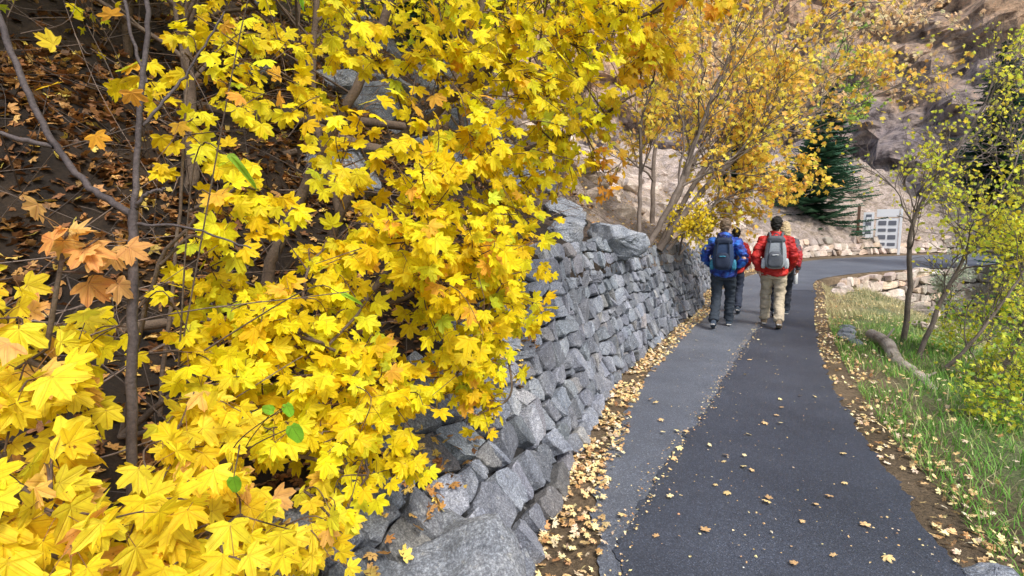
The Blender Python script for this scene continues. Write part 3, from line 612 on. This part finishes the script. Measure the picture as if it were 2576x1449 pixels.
# ------------------------------------------------------------ brushwood + litter
mb=MB()
for k in range(3000):
    s=rng.uniform(.5,10.5); d=rng.uniform(.4,6.5); p=hill(s,d)[0]+[0,0,rng.uniform(0,.35)]
    dr=norm(rng.normal(0,1,3)*[1,1,.6]+[.3,-.1,.35]); L=rng.uniform(.2,1.2); q=catmull([p,p+dr*L*.5+rng.normal(0,.09,3),p+dr*L+rng.normal(0,.14,3)-[0,0,.1*L]],5)
    r0=rng.uniform(.0012,.0045); g=rng.uniform(.3,1.5); tube(mb,q,np.linspace(r0,r0*.4,len(q)),4,(g,g*.92,g*.85))
top(mb.build('brushwood',M_barkgrey,True),'tangle of bare dry twigs covering the dark bank','brushwood',kind='stuff')
for k,(a,b,r) in enumerate([((-2.6,3.6,2.5),(-.6,4.5,2.45),.05),((-1.9,4.2,2.6),(-.1,4.0,1.95),.055),((-2.9,3.0,1.95),(-1.6,3.9,2.2),.04),((-1.9,2.2,1.15),(-.9,2.6,1.1),.025)]):
    mb=MB(); a=np.array(a);b=np.array(b); q=catmull([a,a*.6+b*.4+rng.normal(0,.06,3),a*.3+b*.7+rng.normal(0,.06,3),b],6); tube(mb,q,np.linspace(r,r*.6,len(q)),10,(1,1,1),True)
    top(mb.build('fallen_branch',M_bark,True),'weathered fallen branch lying across the bank','branch','fallen branches on the bank')

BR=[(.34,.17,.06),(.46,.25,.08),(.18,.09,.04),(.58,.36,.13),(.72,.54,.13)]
BR_SHADED=[(.22,.11,.045),(.32,.17,.06),(.12,.065,.03),(.44,.27,.1),(.62,.48,.1)]  # litter browns darkened to paint shade on the upper bank
def litter_on(P,size,P_,W_,mb,up=.5,T=LT):
    n=len(P); a=rng.uniform(0,6.283,n); tip=np.stack([np.cos(a),np.sin(a),rng.normal(0,.25,n)],-1); nr=rv(n,up)+np.array([0,0,1.]); put_leaves(mb,T,P+np.column_stack([np.zeros((n,2)),rng.uniform(.004,.03,n)]),tip,nr,rng.uniform(*size,n),pal(n,P_,W_,.2))
mb=MB(); n=9000; s=rng.uniform(0,7,n); d=2.5*rng.random(n); litter_on(hill(s,d),(.03,.05),BR,[3,3,3,1.6,1],mb,.6)
n=24000; s=rng.uniform(1,12,n); d=1.2+6*rng.random(n)**1.15; litter_on(hill(s,d),(.035,.055),BR_SHADED,[3,3,3,1.2,.8],mb,.7,LS)
n=4500; s=rng.uniform(10,28,n); d=6*rng.random(n)**1.3; litter_on(hill(s,d),(.03,.055),[(.7,.5,.2),(.6,.36,.16),(.8,.62,.3)],[1,1,1],mb,.5,LS)
n=420; u=rng.uniform(2.5,6.3,n); hh=rng.random(n); 
P_=[]
for a,h in zip(u,hh):
    p=np.array([np.interp(a,Ws,W[:,0]),np.interp(a,Ws,W[:,1])]); nn=np.array([np.interp(a,Ws,Wn[:,0]),np.interp(a,Ws,Wn[:,1])]); H_=HT(p[1])*(.5+.5*h); q=p+nn*(BATF(p[1])*H_-.0); P_.append((q[0],q[1],H_+.05))
litter_on(np.array(P_),(.028,.045),BR,[2,3,1,3,3],mb,.5)
top(mb.build('leaf_litter',M_litter,False),'brown dead leaves carpeting the bank','leaf litter',kind='stuff')
def strip(P,off0,off1,n,ymax,pw=1.0,side=1):
    s=arclen(P); T_,N_=frame(P); smax=np.interp(ymax,P[:,1],s); u=rng.random(n)**1.35*(smax-1.5)+1.5; o=off0+(off1-off0)*rng.random(n)**pw
    q=np.stack([np.interp(u,s,P[:,k]) for k in (0,1)],-1)+np.stack([np.interp(u,s,N_[:,k]) for k in (0,1)],-1)*(o*side)[:,None]
    return q
def patchy(q,t): 
    v=np.array([noise.noise(Vector((a*2.3,b*2.3,9))) for a,b in q]); return q[v>t+.35*(rng.random(len(q))-.5)]
TAN=[(.84,.6,.3),(.9,.7,.34),(.74,.48,.24),(.92,.76,.4),(.86,.72,.52),(.52,.3,.13)];TW=[3,3,2,2.5,3,1]
mb=MB()
q=patchy(strip(W,-.02,.3,5600,20,1.35,-1),-.22); litter_on(np.column_stack([q,rise(q[:,1])+.012]),(.022,.038),TAN,TW,mb,.4)
q=strip(Lp,-.04,.08,400,19,1,1); litter_on(np.column_stack([q,rise(q[:,1])+.015]),(.018,.032),TAN,TW,mb,.4)
top(mb.build('leaf_litter',M_litter,False),'drift of tan and yellow leaves along the wall foot','leaf litter',kind='stuff')
mb=MB()
q=patchy(strip(Rp,-.01,.42,2800,16,1.2,-1),-.12); litter_on(np.column_stack([q,G(q)+.01]),(.018,.032),TAN,TW,mb,.5)
q=strip(Rp,.3,2.8,1900,16,1.2,-1); litter_on(np.column_stack([q,G(q)+.04]),(.02,.032),TAN,TW,mb,.5)
top(mb.build('leaf_litter',M_litter,False),'fallen leaves along the grassy path edge','leaf litter',kind='stuff')
mb=MB(); q=strip(Sp,-.06,.07,1100,15,1,1); litter_on(np.column_stack([q,rise(q[:,1])+.02]),(.006,.017),TAN,TW,mb,.2,LS)
n=600; t=rng.random(n); u=rng.random(n)**1.0; idx=(3*8+u*(9*8-24)).astype(int); q=Lp[idx]*(1-t)[:,None]+Rp[idx]*t[:,None]+rng.normal(0,.1,(n,2)); litter_on(np.column_stack([q,rise(q[:,1])+.022]),(.004,.012),TAN,TW,mb,.15,LS)
top(mb.build('leaf_crumbs',M_litter,False),'tiny leaf fragments scattered over the asphalt','leaf fragments',kind='stuff')
fl=[]
for k in range(5):
    m_=MB(); tv,tf,_=LT[k]; cc=pal(1,TAN,TW)[0]; m_.add(tv*[1,1,.8],tf,cc); o=m_.build('fallen_leaf',M_litter); fl.append(o)
bpos=[(1.02,2.55),(1.28,3.05),(.95,2.9),(1.55,3.3),(1.9,2.6),(.75,2.5),(.62,2.7),(1.2,3.9),(1.85,3.85),(2.1,4.1),(1.3,4.7),(1.5,2.85)]
for k in range(66):
    if k<len(bpos): x,y=bpos[k]
    else:
        t=rng.random(); idx=int(24+rng.random()**1.1*44); x,y=Lp[idx]*(1-t)+Rp[idx]*t+rng.normal(0,.08,2)
    if k<5: o=fl[k]
    else: o=link(fl[k%5].copy())
    sc=rng.uniform(.024,.038); o.location=(x,y,float(rise(y))+.03+sc*.2); o.scale=(sc,)*3; o.rotation_euler=(rng.normal(0,.2),rng.normal(0,.2),rng.uniform(0,6.28))
    top(o,'dry tan maple leaf lying on the asphalt','leaf','fallen leaves on the asphalt')

# ------------------------------------------------------------ grass
mb=MB(); n=46000; q=strip(Rp,.22,3.6,n,15.5,1.25,-1)
dens_=np.array([noise.noise(Vector((a*1.4,b*1.4,5))) for a,b in q]); q=q[dens_>-.42+.3*rng.random(n)]; n=len(q); z=G(q)
h=rng.uniform(.03,.13,n); a=rng.uniform(0,6.28,n); le=rng.uniform(.4,1.4,n)*h; w=rng.uniform(.0016,.0034,n)*(1+q[:,1]*.08)
b0=np.column_stack([q,z]); dv=np.stack([np.cos(a),np.sin(a),0*a],-1); sv=np.stack([-np.sin(a),np.cos(a),0*a],-1)*w[:,None]
m1=b0+dv*(le*.35)[:,None]+np.column_stack([0*h,0*h,h*.6]); t1=b0+dv*le[:,None]+np.column_stack([0*h,0*h,h])
V=np.stack([b0-sv,b0+sv,m1+sv*.8,m1-sv*.8,t1],1).reshape(-1,3); k=np.arange(n)*5
GC=pal(n,[(.14,.34,.05),(.24,.44,.09),(.46,.48,.17),(.64,.57,.32)],[4,3.5,1.3,.7]); tan=sstep(8,10.5,q[:,1])[:,None]; GC=GC*(1-tan)+np.array([.62,.55,.3])*tan*rng.uniform(.7,1.2,(n,1))
mb.add(V,np.stack([k,k+1,k+2,k+3],-1),np.repeat(GC,5,0)); mb.F.append(np.stack([k+3,k+2,k+4],-1))
top(mb.build('grass',M_grass,False),'green and straw coloured grass along the path edge','grass',kind='stuff')

# ------------------------------------------------------------ log
mb=MB(); a=np.array((5.35,7.5,.09));b=np.array((4.25,4.95,-.06)); q=catmull([a,a*.75+b*.25+[.05,0,.03],a*.5+b*.5-[.03,0,0],a*.25+b*.75+[.02,0,.01],b],8); rr=np.linspace(.085,.065,len(q))*(1+rng.normal(0,.07,len(q))); tube(mb,q,rr,16,(1,1,1),True)
for i,dv in ((6,(.14,.02,.18)),(16,(-.1,-.03,.12)),(25,(.12,-.05,.1))): tube(mb,np.array([q[i],q[i]+dv]),[.02,.01],8,(1,1,1),True)
top(mb.build('fallen_log',M_log,False),'pale barked fallen log lying in the grass','log')

# ------------------------------------------------------------ sign board
def box(name,c,s,mt,bev=.01,rot=0):
    bm=bmesh.new(); bmesh.ops.create_cube(bm,size=1); 
    for v in bm.verts: v.co=Vector((v.co.x*s[0],v.co.y*s[1],v.co.z*s[2]))
    if bev: bmesh.ops.bevel(bm,geom=bm.edges[:],offset=bev,segments=2,affect='EDGES')
    me=bpy.data.meshes.new(name); bm.to_mesh(me); bm.free(); me.materials.append(mt); o=link(bpy.data.objects.new(name,me)); o.location=c; return o
M_white=simple('white_paint',(.85,.86,.87),.5,.04); M_brown=simple('brown_wood',(.16,.09,.06),.8,.3); M_black=simple('dark_print',(.16,.17,.2),.6,.1)
e=empty('notice_board',(0,0,0))
def P_(n,c,s,m): o=box(n,c,s,m,.008); parent(o,e); return o
P_('post',(-.85,0,1.1),(.12,.12,2.4),M_brown);P_('post',(.78,0,1.0),(.1,.1,2.3),M_white)
P_('frame',(-.45,0,1.05),(.42,.05,1.9),M_white); P_('panel',(-.45,-.035,1.05),(.22,.02,1.7),M_black)
for k in range(4): P_('notice',(-.45,-.055,.45+.4*k),(.2,.012,.24),M_white)
P_('header',(.28,-.0,1.95),(.86,.05,.36),M_white); P_('panel',(.28,-.0,1.0),(.86,.04,1.4),M_white)
for k in range(4):
    for x in (.09,.47): P_('notice',(x,-.03,.5+.33*k),(.3,.012,.2 if (k+int(x*10))%2 else .14),M_black)
e.location=(19.4,27.2,.42); e.rotation_euler=(0,0,-.6); e.scale=(1.12,)*3
top(e,'trail notice board with white panels on posts beside the junction','sign')

# ------------------------------------------------------------ people
def eval_mesh(o,name):
    bpy.context.view_layer.update(); dg=bpy.context.evaluated_depsgraph_get(); me=bpy.data.meshes.new_from_object(o.evaluated_get(dg)); me.name=name
    bpy.data.objects.remove(o); n=link(bpy.data.objects.new(name,me)); return n
def fuse(mb,name,mt,vox,smooth=4,disp=0,dscale=8):
    o=mb.build(name,mt,True); m=o.modifiers.new('r','REMESH'); m.mode='VOXEL'; m.voxel_size=vox; m.use_smooth_shade=True
    if smooth: s_=o.modifiers.new('s','SMOOTH'); s_.iterations=smooth; s_.factor=.5
    o=eval_mesh(o,name)
    if not o.data.materials: o.data.materials.append(mt)
    if disp:
        me=o.data; 
        for v in me.vertices:
            c=v.co; f=noise.fractal(Vector((c.x*dscale,c.y*dscale,c.z*dscale*2.2)),1,2,3); v.co=c+v.normal*f*disp
    o.data.polygons.foreach_set('use_smooth',np.full(len(o.data.polygons),True)); return o
def loft(mb,rings,sides=20):
    V=[]
    for c,rx,ry in rings:
        for k in range(sides): a=k*2*math.pi/sides; V.append((c[0]+rx*math.cos(a),c[1]+ry*math.sin(a),c[2]))
    n=len(rings); F=[[i*sides+k,i*sides+(k+1)%sides,(i+1)*sides+(k+1)%sides,(i+1)*sides+k] for i in range(n-1) for k in range(sides)]
    V=np.array(V); mb.add(V,np.array(F))
    for b,fl_ in ((0,1),(n-1,0)):
        r=V[b*sides:(b+1)*sides]; mb.add(np.vstack([r,r.mean(0)]),np.array([[(k+1)%sides,k,sides] if fl_ else [k,(k+1)%sides,sides] for k in range(sides)]))
def ball(mb,c,r,seg=20):
    V=[];n=seg//2
    for i in range(n+1):
        th=math.pi*i/n
        for k in range(seg): a=2*math.pi*k/seg; V.append((c[0]+r[0]*math.sin(th)*math.cos(a),c[1]+r[1]*math.sin(th)*math.sin(a),c[2]-r[2]*math.cos(th)))
    mb.add(np.array(V),np.array([[i*seg+k,i*seg+(k+1)%seg,(i+1)*seg+(k+1)%seg,(i+1)*seg+k] for i in range(n) for k in range(seg)]))
M_skin=simple('skin',(.5,.29,.2),.6,.1); 
def person(loc,head,height,jc,tc_,sc_,hairc,label,lead=1,elbow=.0,longhair=False,hood=False,width=1.0,cap=False,grip=False):
    k=height/1.8; sw=lead
    fw=lambda s:dict(hip=(s*.095,0,.93),knee=(s*.1,.2,.53),ank=(s*.1,.27,.1),toe=(s*.115,.42,.035),heel=(s*.1,.22,.045))
    bk=lambda s:dict(hip=(s*.095,0,.93),knee=(s*.1,.03,.5),ank=(s*.1,-.27,.15),toe=(s*.115,-.12,.035),heel=(s*.1,-.31,.11))
    legs=[fw(-1) if sw<0 else bk(-1), bk(1) if sw<0 else fw(1)]
    arms=[]
    for s in (-1,1):
        f=.1*(s*sw)*-1
        arms.append(dict(sh=(s*.17*width,-.01,1.42),el=(s*(.235+elbow*.06)*width,-.07+f,1.16),wr=(s*(.235-elbow*.1)*width,.06+f*1.6+elbow*.14,.93+elbow*.07)))
    mb=MB()
    loft(mb,[((0,0,.86),.13,.09),((0,0,.95),.15,.1),((0,.0,1.1),.13,.09),((0,0,1.3),.15,.1),((0,-.01,1.42),.14,.085),((0,-.01,1.49),.075,.065),((0,.0,1.55),.056,.058),((0,.015,1.62),.055,.06)])
    ball(mb,(0,.02,1.69),(.075,.095,.112)); ball(mb,(0,.06,1.635),(.052,.055,.05)); ball(mb,(0,.118,1.675),(.014,.02,.022)); ball(mb,(0,.105,1.635),(.026,.012,.008)); 
    for s in (-1,1): ball(mb,(s*.078,.01,1.68),(.012,.02,.032),10); ball(mb,(s*.03,.1,1.713),(.022,.012,.008),10)
    for lg in legs:
        tube(mb,catmull([lg['hip'],lg['knee'],lg['ank']],5),np.interp(np.linspace(0,1,11),[0,.5,.7,1],[.082,.05,.05,.036]),12,caps=True)
        tube(mb,np.array([lg['heel'],lg['toe']]),[.032,.028],10,caps=True); ball(mb,lg['ank'],(.036,.04,.05),12)
    for s,ar in zip((-1,1),arms):
        tube(mb,np.array([ar['sh'],ar['el'],ar['wr']]),[.045,.036,.026],12,caps=True); ball(mb,ar['sh'],(.06,.055,.06),12); ball(mb,ar['el'],(.036,)*3,10)
        w=np.array(ar['wr']); dn=norm(np.array([0,.12,-.99])); pm=w+dn*.075
        tube(mb,np.array([w,w+dn*.04,pm]),[.026,.034,.03],10,caps=True)
        for j,L in enumerate((.068,.078,.072,.056)):
            b=w+dn*.07+np.array([s*-.003,.024-.016*j,0]); c1=b+dn*L*.5+np.array([-s*.008,0,0]); c2=c1+norm(np.array([-s*(1.3 if grip else .6),.05,-.8]))*L*.5; tube(mb,np.array([b,c1,c2]),[.0095,.009,.008],8,caps=True)
        b=w+dn*.03+np.array([0,.028,0]); tube(mb,np.array([b,b+[-s*.012,.028,-.03],b+[-s*.02,.03,-.058]]),[.012,.0105,.009],8,caps=True)
    body=fuse(mb,'person',M_skin,.0075,2)
    def ch(o): 
        parent(o,body); return o
    mb=MB(); loft(mb,[((0,0,.80),.14,.11),((0,-.01,.88),.175,.13),((0,0,1.0),.165,.12),((0,0,1.05),.16,.115)])
    for lg in legs:
        a=np.array(lg['ank']); tube(mb,catmull([lg['hip'],lg['knee'],a+[0,0,-.01]],6),np.interp(np.linspace(0,1,13),[0,.5,.75,1],[.108,.082,.08,.076]),16,caps=True)
    ch(fuse(mb,'trousers',simple('trousers_cloth',tc_,.9,.15,25,.006),.012,4,.02,7))
    mb=MB(); w=width
    loft(mb,[((0,0,.84),.175*w,.145),((0,0,.9),.19*w,.155),((0,0,1.0),.18*w,.145),((0,0,1.15),.18*w,.14),((0,-.01,1.3),.195*w,.14),((0,-.01,1.38),.19*w,.125),((0,-.01,1.46),.135*w,.1),((0,0,1.52),.085,.085),((0,.005,1.57),.075,.078)])
    for s,ar in zip((-1,1),arms):
        q=catmull([ar['sh'],ar['el'],ar['wr']],6); tube(mb,q,np.interp(np.linspace(0,1,13),[0,.5,1],[.083,.072,.055]),14,caps=True); ball(mb,ar['sh'],(.085,.085,.08),14)
    if hood: ball(mb,(0,-.09,1.52),(.12,.07,.07),16)
    ch(fuse(mb,'jacket',jc,.011,3,.034,6))
    for lg in legs:
        mb=MB(); h=np.array(lg['heel']); tt=np.array(lg['toe']); m_=h*.5+tt*.5
        tube(mb,np.array([h+[0,-.02,.01],h*.7+tt*.3,m_,tt+[0,-.01,.008],tt+[0,.03,0]]),[.042,.05,.048,.047,.025],14,caps=True); ball(mb,np.array(lg['ank'])-[0,.0,.02],(.047,.05,.055),14)
        s_=fuse(mb,'shoe',sc_,.009,2); ch(s_)
        bm=bmesh.new(); bmesh.ops.create_cube(bm,size=1)
        d=tt-h; L=np.linalg.norm(d)+.09; pit=math.atan2(d[2],d[1])
        for v in bm.verts: v.co=Vector((v.co.x*(.085 if v.co.y>0 else .07),v.co.y*L,v.co.z*.022))
        bmesh.ops.bevel(bm,geom=bm.edges[:],offset=.008,segments=2,affect='EDGES')
        me=bpy.data.meshes.new('sole'); bm.to_mesh(me); bm.free(); me.materials.append(M_sole); so=link(bpy.data.objects.new('sole',me)); so.location=(m_[0],m_[1]+.005,m_[2]-.038+.012); so.rotation_euler=(pit,0,0); parent(so,s_)
    mb=MB(); ball(mb,(0,.0,1.71),(.086,.1,.108),24)
    if longhair: ball(mb,(0,-.03,1.63),(.1,.085,.14),20); ball(mb,(0,-.04,1.54),(.1,.06,.09),16)
    else: ball(mb,(0,-.03,1.66),(.076,.07,.085),16)
    ch(fuse(mb,'hair',hairc,.007,1,.016 if not cap else .004,22))
    for s in (-1,1):
        mb=MB(); ball(mb,(s*.03,.098,1.697),(.012,.01,.009),12); ch(mb.build('eye',M_white,True))
    body.scale=(k,k,k); body.location=loc; body.rotation_euler=(0,0,-math.radians(head)); top(body,label,'person')
    return body
M_sole=simple('shoe_sole',(.6,.58,.55),.8,.1)
def jacket_mat(name,stops,scale,rough=.6):
    m,nt,out=mat(name); tc=N(nt,'ShaderNodeTexCoord'); n=noi(nt,scale,2,.5,tc.outputs['Object']); r=ramp(nt,n.outputs[0],stops); r.color_ramp.interpolation='EASE'
    p=N(nt,'ShaderNodeBsdfPrincipled',Roughness=rough); nt.links.new(r.outputs[0],p.inputs['Base Color']); n2=noi(nt,14,5,.6,tc.outputs['Object']); b=N(nt,'ShaderNodeBump',Strength=.9,Distance=.04); nt.links.new(n2.outputs[0],b.inputs['Height']); nt.links.new(b.outputs[0],p.inputs['Normal']); nt.links.new(p.outputs[0],out.inputs[0]); return m
J_blue=jacket_mat('blue_shell',[(.4,(.012,.02,.14)),(.52,(.02,.06,.36)),(.62,(.03,.17,.62))],8)
J_red=jacket_mat('red_shell',[(.3,(.42,.01,.012)),(.7,(.7,.03,.02))],6)
J_grey=jacket_mat('grey_red_shell',[(.4,(.1,.1,.12)),(.52,(.5,.03,.04))],5)
hd=26
H_br=simple('hair_brown',(.17,.12,.08),.7,.5,120,.006);H_bk=simple('hair_black',(.02,.018,.016),.7,.4,120,.006);H_bl=simple('hair_blond',(.62,.5,.31),.7,.4,90,.008)
S_dk=simple('shoe_dark',(.05,.07,.1),.7,.3);S_br=simple('shoe_brown',(.26,.19,.12),.8,.2)
b1=person((3.5,8.45,.022),hd,1.80,J_blue,(.035,.045,.06),S_dk,H_br,'person walking in blue jacket and dark trousers with backpack',lead=1,elbow=.75,hood=True,width=1.08)
b2=person((4.36,8.5,.022),hd,1.83,J_red,(.52,.44,.32),S_br,H_bk,'person walking in red jacket and khaki trousers with backpack',lead=-1,elbow=.3,width=1.08)
b3=person((5.1,9.62,.022),hd,1.77,J_grey,(.04,.045,.06),S_dk,H_bl,'blond person in grey and red jacket holding a white bottle',lead=1,longhair=True,elbow=0,grip=True)
b4=person((4.4,10.1,.022),hd,1.66,J_red,(.04,.05,.08),S_dk,H_bk,'person in red jacket walking ahead of the others',lead=-1,elbow=.6,hood=True)
def backpack(b,main,dark,accent,label,k):
    e=bpy.data.objects.new('backpack',None); link(e)
    def rb(name,c,s,mt,bev,taper=.8):
        bm=bmesh.new(); bmesh.ops.create_cube(bm,size=1); bmesh.ops.subdivide_edges(bm,edges=bm.edges,cuts=4,use_grid_fill=True)
        for v in bm.verts:
            p=v.co*2; q=Vector((p.x,p.y,p.z)); l=(abs(q.x)**4+abs(q.y)**4+abs(q.z)**4)**.25; q=q/l if l else q
            w=1-(1-taper)*max(0,q.z); v.co=Vector((q.x*s[0]*.5*w,q.y*s[1]*.5,q.z*s[2]*.5))+Vector((noise.noise(q*3+Vector((k,0,0))),noise.noise(q*3+Vector((0,k,0))),0))*.014
        me=bpy.data.meshes.new(name); bm.to_mesh(me); bm.free(); me.materials.append(mt); me.polygons.foreach_set('use_smooth',np.full(len(me.polygons),True))
        o=link(bpy.data.objects.new(name,me)); o.location=c; sd=o.modifiers.new('s','SUBSURF'); sd.levels=1; sd.render_levels=1; parent(o,e); return o
    rb('pack_body',(0,-.235,1.22),(.32,.2,.5),main,.05); rb('lid',(0,-.235,1.44),(.27,.22,.12),dark,.04); rb('pocket',(0,-.335,1.13),(.23,.1,.26),dark,.03); rb('pocket',(-.165,-.22,1.06),(.07,.13,.17),accent,.03); rb('pocket',(.165,-.22,1.06),(.07,.13,.17),accent,.03)
    for s in (-1,1):
        mb=MB(); tube(mb,catmull([(s*.075,-.17,1.44),(s*.095,-.06,1.535),(s*.11,.08,1.5),(s*.12,.165,1.35),(s*.15,.12,1.15),(s*.17,-.1,1.03)],6),.022,8,caps=True); parent(mb.build('strap',dark,True),e)
        mb=MB(); tube(mb,catmull([(s*.09,-.345,1.0),(s*.095,-.355,1.2),(s*.08,-.34,1.42)],6),.009,6,caps=True); parent(mb.build('strap',dark,True),e)
    mb=MB(); a=np.linspace(0,math.pi,9); tube(mb,np.column_stack([.04*np.cos(a),-.2+0*a,1.49+.045*np.sin(a)]),.008,6,caps=True); parent(mb.build('handle',dark,True),e)
    rb('badge',(0,-.385,1.2),(.1,.02,.022),accent,.0)
    e.location=b.location; e.rotation_euler=b.rotation_euler; e.scale=b.scale; top(e,label,'backpack')
backpack(b1,simple('pack_slate',(.03,.055,.12),.7,.2),simple('pack_dark',(.02,.03,.06),.7,.2),simple('pack_teal',(.04,.2,.3),.7,.2),'slate blue backpack worn over the blue jacket',1)
backpack(b2,simple('pack_grey',(.33,.36,.39),.7,.2),simple('pack_charcoal',(.1,.11,.13),.7,.2),simple('pack_light',(.5,.53,.55),.7,.15),'light grey backpack worn over the red jacket',2)
backpack(b4,simple('pack_navy',(.04,.05,.1),.7,.2),simple('pack_darker',(.03,.03,.04),.7,.2),simple('pack_mid',(.1,.1,.12),.7,.15),'dark backpack worn by the walker ahead',3)
bpy.context.view_layer.update()
mb=MB(); loft(mb,[((0,0,-.17),.03,.03),((0,0,-.165),.036,.036),((0,0,.02),.036,.036),((0,0,.05),.02,.02),((0,0,.08),.019,.019)],16)
o=mb.build('water_bottle',M_white,True); o.location=b3.matrix_world@Vector((.225,.05,.80)); top(o,'white water bottle held at the side','bottle')

# ------------------------------------------------------------ light, camera
w=bpy.data.worlds.new('World'); S.world=w; w.use_nodes=True; nt=w.node_tree
sky=nt.nodes.new('ShaderNodeTexSky'); sky.sky_type='NISHITA'; sky.sun_disc=False
el,az=math.radians(52),math.radians(150)
sky.sun_elevation=el; sky.sun_rotation=az; sky.air_density=1.0; sky.dust_density=3.0; sky.ozone_density=1.5
bg=nt.nodes['Background']; bg.inputs[1].default_value=.25; nt.links.new(sky.outputs[0],bg.inputs[0])
l=bpy.data.lights.new('sun','SUN'); l.energy=3.1; l.angle=math.radians(14); l.color=(1,.97,.92); so=link(bpy.data.objects.new('sun',l))
dv=Vector((math.sin(az)*math.cos(el),math.cos(az)*math.cos(el),math.sin(el))); so.rotation_euler=dv.to_track_quat('Z','Y').to_euler()
cam=bpy.data.cameras.new('camera'); cam.lens=18; cam.sensor_width=36; cam.clip_end=500; cam.clip_start=.05
co_=link(bpy.data.objects.new('camera',cam)); co_.location=(0,0,1.6); co_.rotation_euler=(math.radians(90-6.2),0,0); S.camera=co_
S.view_settings.view_transform='Standard'; S.view_settings.look='None'; S.view_settings.exposure=0
